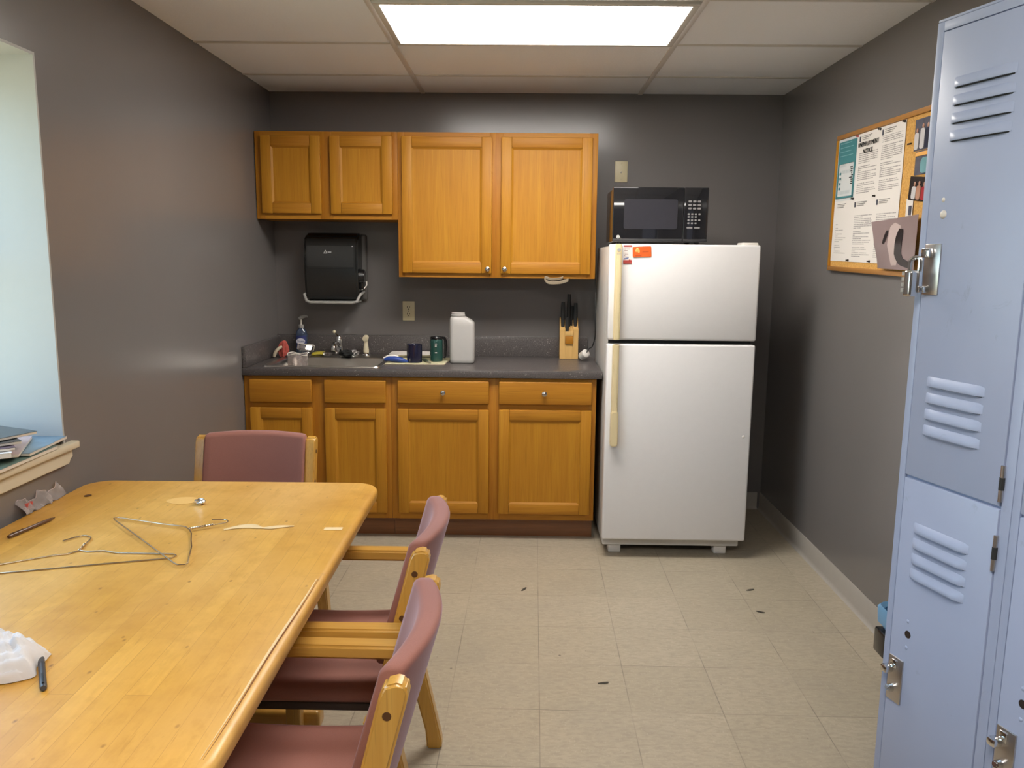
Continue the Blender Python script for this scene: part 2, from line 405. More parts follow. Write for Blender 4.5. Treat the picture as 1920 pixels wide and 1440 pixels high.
def dup(root, label, loc, rot, group=None):
    r = root.copy(); COL.objects.link(r); r.location = loc; r.rotation_euler = rot; r['label'] = label
    if group: r['group'] = group
    for ch in root.children: move_tree(ch, r)
    return r
def RX(a): return Matrix.Rotation(a, 4, 'X')
def RY(a): return Matrix.Rotation(a, 4, 'Y')
def RZ(a): return Matrix.Rotation(a, 4, 'Z')
def TR(*p): return Matrix.Translation(p)
FACE = RX(PI / 2)          # text standing upright, facing -Y
def rrect(x0, y0, x1, y1, r, n=6):
    out = []
    for cx, cy, a0 in ((x1 - r, y1 - r, 0), (x0 + r, y1 - r, 90), (x0 + r, y0 + r, 180), (x1 - r, y0 + r, 270)):
        for k in range(n + 1):
            a = rad(a0 + 90 * k / n); out.append((cx + r * math.cos(a), cy + r * math.sin(a)))
    return out

# ------------------------------------------------------------------ room
XL, XR, YB, YF, HC = -1.4437, 1.449, 4.6688, -1.7, 2.4023
WY0, WY1, WZ0, WZ1, DEEP = 1.22, 2.437, .892, 2.066, .30
struct(MB().box((XL - .4, YF - .1, -.06), (XR + .1, YB + .1, 0), 'floor_tile').build('floor'))
struct(MB().box((XL - .4, YF - .1, HC), (XR + .1, YB + .1, HC + .05), 'ceiling_tile').build('ceiling'))
struct(MB().box((XL - .4, YB, 0), (XR + .1, YB + .1, HC), 'wall_paint').build('wall_back'))
struct(MB().box((XR, YF, 0), (XR + .1, YB, HC), 'wall_paint').build('wall_right'))
struct(MB().box((XL - .4, YF - .1, 0), (XR + .1, YF, HC), 'wall_paint').build('wall_front'))
w = MB()
w.box((XL - .34, YF, 0), (XL, WY0, HC), 'wall_paint').box((XL - .34, WY1, 0), (XL, YB, HC), 'wall_paint')
w.box((XL - .34, WY0, 0), (XL, WY1, WZ0 - .02), 'wall_paint').box((XL - .34, WY0, WZ1), (XL, WY1, HC), 'wall_paint')
struct(w.build('wall_left'))
# window: white reveal, sash, glass, stool and apron
win = bpy.data.objects.new('window_1', None); COL.objects.link(win); win['kind'] = 'structure'
win.location = (XL, (WY0 + WY1) / 2, WZ0); ROOTM[win] = Matrix.Translation(win.location)
t = .008
j = MB()
j.box((XL - .33, WY1 - t, WZ0), (XL + .001, WY1, WZ1), 'jamb_white').box((XL - .33, WY0, WZ0), (XL + .001, WY0 + t, WZ1), 'jamb_white')
j.box((XL - .33, WY0 + t, WZ1 - t), (XL + .001, WY1 - t, WZ1), 'jamb_white')
j.build('reveal', win, True)
f = MB(); gx = XL - DEEP
for a, b in (((gx - .03, WY0 + t, WZ0), (gx + .02, WY0 + .055, WZ1 - t)), ((gx - .03, WY1 - .055, WZ0), (gx + .02, WY1 - t, WZ1 - t)),
             ((gx - .03, WY0 + .055, WZ0), (gx + .02, WY1 - .055, WZ0 + .05)), ((gx - .03, WY0 + .055, WZ1 - .055), (gx + .02, WY1 - .055, WZ1 - t)),
             ((gx - .02, WY0 + .055, 1.46), (gx + .015, WY1 - .055, 1.50))):
    f.box(a, b, 'white_trim', .003)
f.build('window_frame', win, True)
MB().box((gx - .006, WY0 + .05, WZ0 + .045), (gx - .002, WY1 - .05, WZ1 - .05), 'glass').build('pane', win, True)
s = MB()
s.box((XL - .33, WY0, WZ0 - .022), (XL, WY1, WZ0), 'white_trim')
s.box((XL - .01, WY0 - .04, WZ0 - .022), (XL + .026, WY1 + .04, WZ0), 'white_trim', .004)
s.build('window_sill', win, True)
s = MB(); y0, y1 = WY0 - .02, WY1 + .018
s.prism([(y0 + .022, .826), (y1 - .022, .826), (y1 - .014, .838), (y1, .846), (y1, .870), (y0, .870), (y0, .846), (y0 + .014, .838)], XL, XL + .013, 'white_trim', 'x', .002)
s.build('apron', win, True)
# cove base
def cove(name, pts, M):
    prof = [(0, 0), (-.018, 0), (-.012, .003), (-.007, .010), (-.005, .02), (-.005, .098), (-.003, .1016), (0, .1016)]
    b = MB()
    t = bmesh.new(); A = [t.verts.new((p[0], pts[0], p[1])) for p in prof]; B = [t.verts.new((p[0], pts[1], p[1])) for p in prof]
    t.faces.new(A); t.faces.new(B[::-1])
    for k in range(len(prof)): t.faces.new((A[k], B[k], B[(k + 1) % len(prof)], A[(k + 1) % len(prof)]))
    bmesh.ops.recalc_face_normals(t, faces=t.faces[:]); b.add(t, 'vinyl_base', M)
    return struct(b.build(name))
cove('baseboard_right', (YF, YB), TR(XR, 0, 0))
cove('baseboard_left', (-4.0, -YF), TR(XL, 0, 0) @ RZ(PI))
cove('baseboard_back', (.40, XR - .02), TR(0, YB, 0) @ RZ(PI / 2) @ Matrix.Scale(-1, 4, (0, 1, 0)))
# ceiling tees (one grid)
g = MB()
for x in (-1.795 + 1.2192 * k for k in range(3)):
    if XL < x < XR: g.box((x - .012, YF, HC - .006), (x + .012, YB, HC + .002), 'tee_metal', .001)
y = 4.24
while y > YF:
    g.box((XL, y - .011, HC - .0045), (XR, y + .011, HC + .002), 'white_metal', .001); y -= .6096
struct(g.build('trim_1'))

# ------------------------------------------------------------------ ceiling light panels
def ceiling_light(yc, label):
    r = thing('ceiling_light', label, 'light', (.033, yc, HC), group='fluorescent ceiling panels')
    x0, x1, y0, y1 = -.575 + .014, .643 - .014, yc - .29, yc + .29
    f = MB(); w_ = .026
    z0, z1 = HC - .014, HC - .001
    for a, b in (((x0, y0, z0), (x1, y0 + w_, z1)), ((x0, y1 - w_, z0), (x1, y1, z1)), ((x0, y0 + w_, z0), (x0 + w_, y1 - w_, z1)), ((x1 - w_, y0 + w_, z0), (x1, y1 - w_, z1))):
        f.box(a, b, 'white_metal', .003)
    f.build('frame', r, True)
    MB().box((x0 + w_, y0 + w_, HC - .009), (x1 - w_, y1 - w_, HC - .002), 'diffuser').build('diffuser', r, True)
    return r
ceiling_light(3.33, 'bright rectangular fluorescent panel in the ceiling in front of the cabinets')
if FILL_PANEL: ceiling_light(.27, 'assumed fluorescent ceiling panel out of view, added for fill light')  # unseen second panel, assumed overhead and added to give fill light

# ------------------------------------------------------------------ cabinets
def frame_door(name, root, x0, x1, z0, z1, yf, knob=None, th=.019, fw=.055):
    d = MB(); yb = yf + th
    d.box((x0, yf, z0), (x0 + fw, yb, z1), 'oak_v', .004, 2).box((x1 - fw, yf, z0), (x1, yb, z1), 'oak_v', .004, 2)
    d.box((x0 + fw, yf + .0003, z0), (x1 - fw, yb, z0 + fw), 'oak_h', .004, 2).box((x0 + fw, yf + .0003, z1 - fw), (x1 - fw, yb, z1), 'oak_h', .004, 2)
    # sloping inner moulding
    i0, i1, k0, k1 = x0 + fw, x1 - fw, z0 + fw, z1 - fw; s = .010; yr = yf + .0085
    for poly, mt in (([(i0, k0), (i1, k0), (i1 - s, k0 + s), (i0 + s, k0 + s)], 'oak_h'), ([(i0, k1), (i1, k1), (i1 - s, k1 - s), (i0 + s, k1 - s)], 'oak_h'),
                     ([(i0, k0), (i0, k1), (i0 + s, k1 - s), (i0 + s, k0 + s)], 'oak_v'), ([(i1, k0), (i1, k1), (i1 - s, k1 - s), (i1 - s, k0 + s)], 'oak_v')):
        t = bmesh.new(); V = [t.verts.new((p[0], yf + .0022 if n < 2 else yr, p[1])) for n, p in enumerate(poly)]
        t.faces.new(V); bmesh.ops.recalc_face_normals(t, faces=t.faces[:])
        if t.faces[0].normal.y > 0: bmesh.ops.reverse_faces(t, faces=t.faces[:])
        d.add(t, mt)
    d.box((i0 - .004, yr, k0 - .004), (i1 + .004, yb - .003, k1 + .004), 'oak_v')
    o = d.build(name, root, True)
    if knob: knob_part(o, (knob[0], yf, knob[1]))
    return o
def knob_part(par, p):
    k = MB(); k.lathe([(.0, .026), (.006, .0255), (.0125, .022), (.0140, .018), (.012, .014), (.006, .011), (.005, .004), (.009, 0), (0, 0)], 'nickel', p, 20, RX(PI / 2))
    k.build('knob', par, True)
def slab_front(name, root, x0, x1, z0, z1, yf, knob=None):
    d = MB(); d.box((x0, yf, z0), (x1, yf + .019, z1), 'oak_h', .006, 3)
    o = d.build(name, root, True)
    if knob: knob_part(o, (knob[0], yf, knob[1]))
def face_frame(root, name, x0, x1, z0, z1, yf, stiles, rails, yback, mat='oak_frame'):
    b = MB()
    b.box((x0, yf + .019, z0), (x0 + .015, yback, z1), mat).box((x1 - .015, yf + .019, z0), (x1, yback, z1), mat)
    b.box((x0 + .015, yf + .019, z0), (x1 - .015, yback, z0 + .015), mat).box((x0 + .015, yback - .008, z0 + .015), (x1 - .015, yback, z1), mat)
    if z0 > 1: b.box((x0 + .015, yf + .019, z1 - .015), (x1 - .015, yback - .008, z1), mat)
    for a, c in stiles: b.box((a, yf, z0), (c, yf + .0195, z1), 'oak_frame', .001)
    st = sorted(stiles)
    for (a, c), (a2, c2) in zip(st, st[1:]):
        for r0, r1 in rails: b.box((c, yf + .0003, r0), (a2, yf + .0195, r1), 'oak_h')
    return b.build(name, root, True)
BX, UX, ZT = -1.4410, -1.4393, 2.1406
yB = YB - .61; yU = YB - .305
# lower cabinets
def base_cab(x0, x1, mid, label, fronts):
    r = thing('base_cabinet', label, 'cabinet', (x0, yB, 0), group='oak base cabinets under the counter')
    face_frame(r, 'carcass', x0, x1, .114, .876, yB, [(x0, x0 + .042), (mid[0], mid[1]), (x1 - .042, x1)], [(.114, .152), (.695, .745), (.845, .876)], YB - .004)
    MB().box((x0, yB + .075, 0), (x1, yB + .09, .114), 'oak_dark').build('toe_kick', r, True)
    return r
xs = BX + .762
r = base_cab(BX, xs, (-1.095, -1.012), 'left oak base cabinet under the sink with two false drawer fronts without knobs', None)
slab_front('drawer_front', r, -1.411, -1.087, .735, .855, yB - .019); slab_front('drawer_front', r, -1.023, -.703, .735, .855, yB - .019)
frame_door('door', r, -1.411, -1.087, .148, .707, yB - .019); frame_door('door', r, -1.023, -.703, .148, .707, yB - .019)
r = base_cab(xs + .001, .3850, (-.178, -.110), 'right oak base cabinet beside the fridge with two knobbed drawers', None)
slab_front('drawer', r, -.643, -.170, .737, .857, yB - .019, (-.405, .798)); slab_front('drawer', r, -.118, .362, .737, .857, yB - .019, (.116, .798))
frame_door('door', r, -.643, -.170, .150, .707, yB - .019); frame_door('door', r, -.118, .362, .150, .709, yB - .019)
# wall cabinets
xu = UX + .762
r = thing('wall_cabinet', 'short oak wall cabinet above the paper towel dispenser without knobs', 'cabinet', (UX, yU, ZT - .457), group='oak wall cabinets')
face_frame(r, 'carcass', UX, xu, ZT - .457, ZT, yU, [(UX, UX + .045), (-1.095, -1.028), (xu - .035, xu)], [(ZT - .457, ZT - .42), (ZT - .035, ZT)], YB)
frame_door('door', r, -1.405, -1.087, 1.712, 2.117, yU - .019); frame_door('door', r, -1.036, -.704, 1.712, 2.117, yU - .019)
r = thing('wall_cabinet', 'tall oak wall cabinet with two metal knobs hanging above the white jug', 'cabinet', (xu, yU, ZT - .762), group='oak wall cabinets')
face_frame(r, 'carcass', xu + .001, UX + 1.829, ZT - .762, ZT, yU, [(xu + .001, xu + .036), (-.185, -.11), (.345, UX + 1.829)], [(ZT - .762, ZT - .725), (ZT - .035, ZT)], YB)
frame_door('door', r, -.654, -.172, 1.402, 2.117, yU - .019, (-.193, 1.426)); frame_door('door', r, -.122, .361, 1.402, 2.117, yU - .019, (-.101, 1.426))

# ------------------------------------------------------------------ countertop with sink
CT0, CT1, CF, CZ = XL + .002, .411, YB - .635, .914
SX0, SX1, SY0, SY1 = -1.345, -.755, 4.105, 4.625          # cut-out
r = thing('countertop', 'speckled dark grey laminate countertop with low backsplash running from left wall to fridge', 'countertop', (CT0, CF, .876))
c = MB()
c.box((CT0, CF, .876), (CT1, SY0, CZ), 'laminate', .004); c.box((CT0, SY1, .8765), (CT1, YB - .002, CZ), 'laminate')
c.box((CT0, SY0 - .004, .8765), (SX0, SY1 + .004, CZ), 'laminate'); c.box((SX1, SY0 - .004, .8765), (CT1, SY1 + .004, CZ), 'laminate')
c.build('worktop', r, True)
MB().box((CT0, YB - .022, CZ), (CT1 - .03, YB - .002, 1.032), 'laminate', .003).build('backsplash', r, True)
MB().box((CT0, CF + .01, CZ), (CT0 + .02, YB - .022, 1.022), 'laminate', .003).build('side_splash', r, True)
# sink
r = thing('sink', 'stainless steel drop-in sink set into the left end of the grey counter', 'sink', ((SX0 + SX1) / 2, (SY0 + SY1) / 2, CZ))
s = MB(); ox0, oy0, ox1, oy1 = SX0 - .018, SY0 - .018, SX1 + .018, SY1 + .014
bx0, by0, bx1, by1 = SX0 + .02, SY0 + .015, SX1 - .02, SY1 - .11
def ring(a, b, c_, d, rr, z, n=6): return [(p[0], p[1], z) for p in rrect(a, b, c_, d, rr, n)]
rs = [ring(ox0, oy0, ox1, oy1, .035, CZ + .0005), ring(ox0 + .003, oy0 + .003, ox1 - .003, oy1 - .003, .034, CZ + .006), ring(ox0 + .012, oy0 + .012, ox1 - .012, oy1 - .012, .03, CZ + .0065),
      ring(bx0 - .008, by0 - .008, bx1 + .008, by1 + .008, .05, CZ + .003), ring(bx0, by0, bx1, by1, .045, CZ - .006), ring(bx0 + .01, by0 + .01, bx1 - .01, by1 - .01, .05, CZ - .13), ring(bx0 + .03, by0 + .03, bx1 - .03, by1 - .03, .05, CZ - .15)]
t = bmesh.new(); R = [[t.verts.new(p) for p in q] for q in rs]; n = len(R[0])
for a, b in zip(R, R[1:]):
    for k in range(n): t.faces.new((a[k], a[(k + 1) % n], b[(k + 1) % n], b[k]))
t.faces.new(R[-1]); bmesh.ops.recalc_face_normals(t, faces=t.faces[:])
s.add(t, 'stainless'); s.build('basin', r, True, ang=50)
MB().lathe([(0, .002), (.03, .002), (.042, .006), (.044, 0), (0, 0)], 'chrome', ((bx0 + bx1) / 2, (by0 + by1) / 2, CZ - .15), 24).build('drain', r, True)
# faucet
fx, fy, fz = -1.06, 4.568, CZ + .005
r = thing('faucet', 'dark low faucet standing behind the sink basin', 'faucet', (fx, fy, fz))
b = MB(); b.prism(rrect(fx - .10, fy - .026, fx + .10, fy + .026, .026), fz, fz + .018, 'chrome', 'z', .004); b.build('base_plate', r, True)
b = MB(); b.lathe([(0, 0), (.026, 0), (.026, .03), (.022, .05), (.022, .075), (.018, .088), (0, .09)], 'chrome', (fx, fy, fz + .016)); b.build('body', r, True)
b = MB(); pts = [(fx, fy - .01, fz + .055), (fx + .005, fy - .06, fz + .075), (fx + .01, fy - .12, fz + .088), (fx + .012, fy - .165, fz + .085), (fx + .013, fy - .19, fz + .07), (fx + .013, fy - .195, fz + .05)]
b.tube(pts, [.014, .013, .012, .012, .012, .0125], 'chrome', 14); b.build('spout', r, True)
b = MB(); b.tube([(fx, fy, fz + .1), (fx - .002, fy - .01, fz + .118), (fx - .012, fy - .045, fz + .14)], [.008, .008, .006], 'chrome', 10); b.sphere((fx - .014, fy - .05, fz + .142), .010, 'cream_plastic'); b.sphere((fx, fy, fz + .1), .019, 'chrome'); b.build('handle', r, True)
# side sprayer
px, py = -.905, 4.573
r = thing('side_sprayer', 'cream side sprayer standing on the rear rim at the right of the sink', 'sprayer', (px, py, CZ + .006))
MB().lathe([(0, 0), (.022, 0), (.024, .006), (.019, .016), (.012, .022), (0, .022)], 'chrome', (px, py, CZ + .005)).build('collar', r, True)
b = MB(); b.lathe([(0, .018), (.016, .018), (.017, .03), (.013, .06), (.011, .085), (.012, .1), (0, .104)], 'cream_plastic', (px, py, CZ + .005))
b.cyl((px, py + .012, CZ + .112), (px, py - .024, CZ + .104), .0155, 'cream_plastic', .0165, 20, .003); b.build('head', r, True)

# ------------------------------------------------------------------ things by the sink
CZs = CZ + .0005
SINKZ = CZ + .0065
r = thing('soap_bottle', 'clear blue dish soap pump bottle behind the left end of the sink', 'bottle', (-1.285, 4.60, SINKZ))
b = MB(); b.lathe([(0, 0), (.030, 0), (.034, .004), (.035, .03), (.033, .075), (.034, .115), (.029, .135), (.016, .15), (.013, .156), (0, .156)], 'soap_blue', (0, 0, 0), 28, None, 1, .62); b.build('bottle_body', r)
b = MB()
def wrap(u, v):
    a = -PI / 2 + (u - .5) * 2.1; rr = .0358 - .0015 * math.sin(PI * v)
    return (rr * math.cos(a), rr * .62 * math.sin(a) - .0004, .03 + .08 * v)
b.sheet(wrap, 12, 4, .0005, 'label_blue'); t = [(.026 * math.cos(2 * PI * k / 20), .017 * math.sin(2 * PI * k / 20) + .078) for k in range(20)]
b.prism(t, -.0242, -.0226, 'label_white', 'y'); b.prism([(-.02, .036), (.015, .036), (.02, .052), (-.016, .056)], -.0236, -.0222, 'label_white', 'y')
b.text('Dawn', .019, 'label_blue', TR(0, -.0243, .072) @ FACE); b.build('label_sticker', r)
b = MB(); b.lathe([(0, .154), (.014, .154), (.015, .158), (.015, .170), (.012, .173), (0, .173)], 'grey_plastic'); b.cyl((0, 0, .17), (0, 0, .205), .0045, 'white_plastic')
b.tube([(-.012, 0, .207), (0, 0, .213), (.018, -.004, .220), (.034, -.008, .222), (.040, -.009, .218)], [.008, .011, .009, .006, .005], 'grey_plastic', 10); b.build('pump', r)
r = thing('clear_clamshell', 'small clear plastic tray with white rim leaning on the soap bottle', 'container', (-1.235, 4.50, SINKZ), (0, 0, .1))
Mx = TR(.0, .0, .052) @ RX(rad(-38)) @ RZ(.25)
b = MB(); b.rings([[(p[0], p[1], z) for p in rrect(-w_, -d_, w_, d_, .01, 4)] for w_, d_, z in ((.042, .03, 0), (.036, .025, -.03), (.033, .022, -.03), (.037, .027, -.002))], 'thin_clear', True, False, Mx); b.build('tray', r)
b = MB(); b.tube([(p[0], p[1], 0) for p in rrect(-.045, -.033, .045, .033, .01, 4)], .003, 'white_plastic', 6, True, Mx)
b.tube([(p[0], p[1], .0) for p in rrect(-.028, -.02, .028, .02, .008, 4)], .002, 'white_plastic', 6, True, Mx @ TR(0, 0, .004)); b.build('rim', r)
b = MB(); b.box((-.03, -.02, 0), (.03, .02, .03), 'thin_clear', .01, 2, TR(0, .012, 0)); b.build('foot', r)
r = thing('plastic_cup', 'crumpled clear plastic cup inside the left end of the sink', 'cup', (-1.235, 4.34, CZ - .15))
def crum(u, v):
    a = 2 * PI * u; h = v; rr = .042 + .012 * h + .006 * math.sin(5 * a + 4 * h) * h + .004 * math.sin(9 * a)
    return (rr * math.cos(a), rr * math.sin(a), .19 * h + .006 * math.sin(3 * a) * h)
b = MB(); b.sheet(crum, 40, 8, .0008, 'milky_film'); b.lathe([(0, 0), (.04, 0), (.04, .002), (0, .002)], 'thin_clear'); b.build('cup_wall', r)
b = MB(); b.tube([crum(k / 40, 1) for k in range(40)], .0028, 'white_plastic', 6, True); b.build('lip', r)
def sponge(name, label, loc, rz, mat, d):
    r = thing(name, label, 'sponge', loc, (0, 0, rz)); b = MB()
    def f(u, v):
        x = (u - .5) * d[0]; return (x, (v - .5) * d[1] * (1 - .8 * (u - .5) ** 2), d[2] * (1 + .5 * math.cos(PI * (u - .5))) - .0)
    t = bmesh.new(); nu, nv = 12, 6
    top = [[t.verts.new(f(i / nu, j_ / nv)) for j_ in range(nv + 1)] for i in range(nu + 1)]
    bot = [[t.verts.new((top[i][j_].co.x, top[i][j_].co.y, top[i][j_].co.z - d[2] if 0 < i < nu else 0)) for j_ in range(nv + 1)] for i in range(nu + 1)]
    for i in range(nu):
        for j_ in range(nv):
            t.faces.new((top[i][j_], top[i + 1][j_], top[i + 1][j_ + 1], top[i][j_ + 1])); t.faces.new((bot[i][j_], bot[i][j_ + 1], bot[i + 1][j_ + 1], bot[i + 1][j_]))
    for i in range(nu):
        t.faces.new((top[i][0], bot[i][0], bot[i + 1][0], top[i + 1][0])); t.faces.new((top[i][nv], top[i + 1][nv], bot[i + 1][nv], bot[i][nv]))
    for j_ in range(nv):
        t.faces.new((top[0][j_], top[0][j_ + 1], bot[0][j_ + 1], bot[0][j_])); t.faces.new((top[nu][j_], bot[nu][j_], bot[nu][j_ + 1], top[nu][j_ + 1]))
    bmesh.ops.recalc_face_normals(t, faces=t.faces[:]); b.add(t, mat); b.build('foam', r)
    return r
sponge('sponge', 'yellow curved sponge on the back rim of the sink between soap and faucet', (-1.175, 4.575, SINKZ), .1, 'yellow_sponge', (.088, .05, .012))
r = thing('dish_rag', 'black crumpled scrub rag lying at the right foot of the faucet', 'rag', (-1.005, 4.512, SINKZ))
b = MB()
def blob(seed, rx, ry, rz, amp):
    rnd = random.Random(seed); ph = [rnd.uniform(0, 6) for _ in range(6)]
    def f(u, v):
        a = 2 * PI * u; e = PI * v; k = 1 + amp * (math.sin(3 * a + ph[0] + 2 * e) + .7 * math.sin(5 * a + ph[1] - 3 * e) + .5 * math.sin(7 * e + ph[2] + a))
        return (rx * k * math.sin(e) * math.cos(a), ry * k * math.sin(e) * math.sin(a), max(0, rz * (1 + k * math.cos(e))))
    return f
b.sheet(blob(3, .038, .026, .018, .16), 36, 18, 0, 'dark_rag'); b.build('cloth', r)
r = thing('steel_scrubber', 'small silver scouring pad on the sink rim between black rag and cream sprayer', 'scrubber', (-.975, 4.578, SINKZ))
b = MB(); b.sheet(blob(11, .026, .02, .014, .2), 36, 18, 0, 'steel_wool'); b.build('pad', r)
r = thing('scrub_cloth', 'crumpled red and cream wrapper on the counter in the left corner', 'wrapper', (-1.372, 4.47, CZs), (0, 0, .2))
b = MB(); b.sheet(lambda u, v: (.024 * math.sin(PI * v) * math.cos(2 * PI * u) * (1 + .3 * math.sin(8 * PI * u + 5 * v)) + .012 + .012 * v, .015 * math.sin(PI * v) * math.sin(2 * PI * u) * (1 + .3 * math.sin(14 * PI * u)), .05 - .048 * math.cos(PI * v) + .008 * math.sin(6 * PI * u + 9 * v) * math.sin(PI * v)), 40, 20, 0, 'red_cloth'); b.build('red_fold', r)
b = MB(); b.tube([(-.034, -.014, .008), (-.03, -.016, .026), (-.018, -.02, .045), (.0, -.021, .06), (.012, -.02, .066)], [.008, .010, .009, .009, .006], 'cream_cloth', 10); b.build('cream_fold', r)

# mat, tray, brush, mugs, knife
mx0, mx1, my0, my1 = -.735, -.420, 4.225, 4.50
r = thing('drying_mat', 'pale cream cloth mat on the counter under the two mugs', 'mat', (-.58, 4.36, CZs))
b = MB(); b.sheet(lambda u, v: (mx0 + (mx1 - mx0) * u + .02 * v, my0 + (my1 - my0) * v, CZs + .004 + .0008 * math.sin(30 * u) * math.sin(25 * v)), 24, 20, -.003, 'mat_cloth'); b.build('cloth', r, True)
b = MB(); b.tube([(mx0, my0, CZs + .003), (mx1, my0, CZs + .003), (mx1 + .02, my1, CZs + .003), (mx0 + .02, my1, CZs + .003)], .003, 'cream_cloth', 6, True); b.build('hem', r, True)
MZ = CZs + .0055
r = thing('serving_tray', 'white shallow dish lying on the mat behind the navy mug', 'dish', (-.62, 4.535, CZs))
rr_ = [[(p[0], p[1], z) for p in rrect(-.62 - w_, 4.54 - d_, -.62 + w_, 4.54 + d_, .03, 6)] for w_, d_, z in ((.10, .045, CZs + .002), (.135, .075, CZs + .022), (.139, .079, CZs + .024), (.139, .079, CZs + .028), (.130, .070, CZs + .026), (.098, .042, CZs + .008))]
MB().rings(rr_, 'white_plastic').build('dish_body', r, True)
r = thing('scrub_brush', 'blue handled dish brush with white bristles beside the navy mug', 'brush', (-.69, 4.262, MZ), (0, 0, -.05))
b = MB(); b.tube([(-.055, 0, .017), (-.03, 0, .022), (0, 0, .022), (.035, 0, .017), (.055, 0, .012), (.07, .005, .008)], [.012, .019, .021, .018, .012, .006], 'blue_plastic', 14, flat=.75); b.build('handle', r)
b = MB(); b.tube([(-.06, .004, .024), (-.035, .006, .033), (-.005, .008, .036), (.02, .01, .032)], [.009, .013, .013, .007], 'white_plastic', 12, flat=.7); b.build('bristle_pad', r)
def mug(name, label, loc, rz, prof, mat, hpts, hr, hmat, rest=None):
    r = thing(name, label, 'mug', loc, (0, 0, rz), 'mugs on the drying mat')
    MB().lathe(prof, mat, (0, 0, 0), 36).build('cup_body', r)
    b = MB(); b.tube(hpts, hr, hmat, 10, flat=1.4); b.build('handle', r)
    if rest: rest(r)
    return r
mug('mug', 'short dark navy ceramic mug with its handle turned back on the mat', (-.585, 4.285, MZ), 1.2, [(0, 0), (.036, 0), (.041, .004), (.042, .05), (.042, .094), (.0425, .099), (.040, .1), (.038, .096), (.037, .01), (0, .008)], 'navy_glaze',
    [(.040, 0, .078), (.058, 0, .082), (.068, 0, .066), (.068, 0, .04), (.058, 0, .024), (.040, 0, .022)], .006, 'navy_glaze')
def lid(r):
    b = MB(); b.lathe([(.030, .126), (.034, .124), (.035, .131), (.031, .137), (.027, .137), (.026, .131), (0, .128)], 'black_plastic', n=32); b.build('lid', r)
    for z, w_ in ((.100, .012), (.088, .010), (.052, .012)):
        b = MB(); b.prism(rrect(-.018, z - .0025, -.018 + w_, z + .0025, .002, 3), -.0385, -.036, 'logo_white', 'y'); b.build('printed_mark', r)
mug('mug', 'tall dark green travel mug with black lid and handle', (-.472, 4.345, MZ), .35, [(0, 0), (.030, 0), (.034, .004), (.036, .03), (.0365, .055), (.035, .085), (.0365, .108), (.035, .118), (.030, .126), (.027, .126), (.030, .115), (.030, .01), (0, .008)], 'green_glaze',
    [(.030, 0, .130), (.045, 0, .128), (.052, 0, .112), (.053, 0, .075), (.050, 0, .035), (.045, 0, .016)], [.006, .006, .006, .006, .005, .004], 'black_plastic', lid)
r = thing('table_knife', 'knife with dark green handle lying on the mat between the mugs', 'knife', (-.525, 4.30, MZ), (0, 0, -1.15))
MB().tube([(-.05, 0, .010), (-.02, 0, .011), (.02, 0, .009), (.03, 0, .008)], [.007, .009, .008, .006], 'olive_grip', 10).build('handle', r)
MB().prism([(.03, -.006), (.07, -.006), (.082, .0), (.075, .006), (.03, .006)], .004, .008, 'brushed').build('blade', r)
# jug
r = thing('jug', 'translucent white plastic jug with a sloped shoulder standing open on the counter', 'jug', (-.33, 4.345, CZs))
b = MB(); R = []
for z, x0, x1, d in ((0, -.058, .060, .040), (.005, -.064, .066, .045), (.02, -.066, .068, .047), (.12, -.067, .069, .048), (.205, -.066, .068, .047), (.222, -.066, .066, .046), (.236, -.066, .052, .043), (.247, -.064, .030, .040), (.254, -.060, .020, .036)):
    R.append([(p[0], p[1], z) for p in rrect(x0, -d, x1, d, .024, 6)])
b.rings(R, 'jug_plastic'); b.build('jug_body', r, ang=60)
b = MB(); b.lathe([(.036, .250), (.036, .258), (.039, .259), (.039, .264), (.036, .265), (.036, .276), (.0335, .2765), (.0335, .252)], 'jug_plastic', (-.022, 0, 0), 32); b.build('neck', r)
# knife block
r = thing('knife_block', 'small light wooden knife block standing near the right end of the counter', 'knife block', (.268, 4.60, CZs))
b = MB(); 
side = [(-.045, 0), (.045, 0), (.045, .235), (.01, .215), (-.015, .185), (-.045, .17)]
b.prism(side, -.053, -.022, 'block_wood', 'x', .002); b.prism(side, .022, .053, 'block_wood', 'x', .002)
b.prism([(-.043, 0), (.045, 0), (.045, .20), (-.043, .145)], -.022, .022, 'block_wood', 'x', .001); b.build('block', r)
b = MB(); b.box((-.022, -.058, .135), (.022, -.044, .160), 'block_wood', .002); b.box((-.023, -.056, .088), (.023, -.044, .134), 'oak_frame', .003); b.build('front_ledge', r)
for k, (x, h, y) in enumerate(((-.036, .155, -.015), (.0, .20, .02), (.036, .15, -.01), (-.012, .09, -.03), (.018, .13, .028))):
    t_ = thing('kitchen_knife', ('black handled knife at the left of the wooden knife block', 'longest black knife handle, at the middle rear of the knife block', 'black handled knife at the right of the wooden knife block', 'short black knife handle in the front centre slot of the knife block', 'black handled knife behind the right slot of the knife block')[k], 'knife', (.268 + x, 4.60 + y, CZs + .17), (0, 0, 0), 'knives in the knife block')
    z0 = .0 if k != 3 else -.02
    b = MB(); b.tube([(0, 0, z0), (0, .002, z0 + h * .3), (0, .003, z0 + h * .7), (0, .0, z0 + h)], [.009, .011, .012, .010], 'black_matte', 10, flat=.7); b.build('handle', t_)
    b = MB(); b.box((-.006, -.0012, z0 - .07), (.006, .0012, z0 + .005), 'brushed'); b.build('blade', t_)
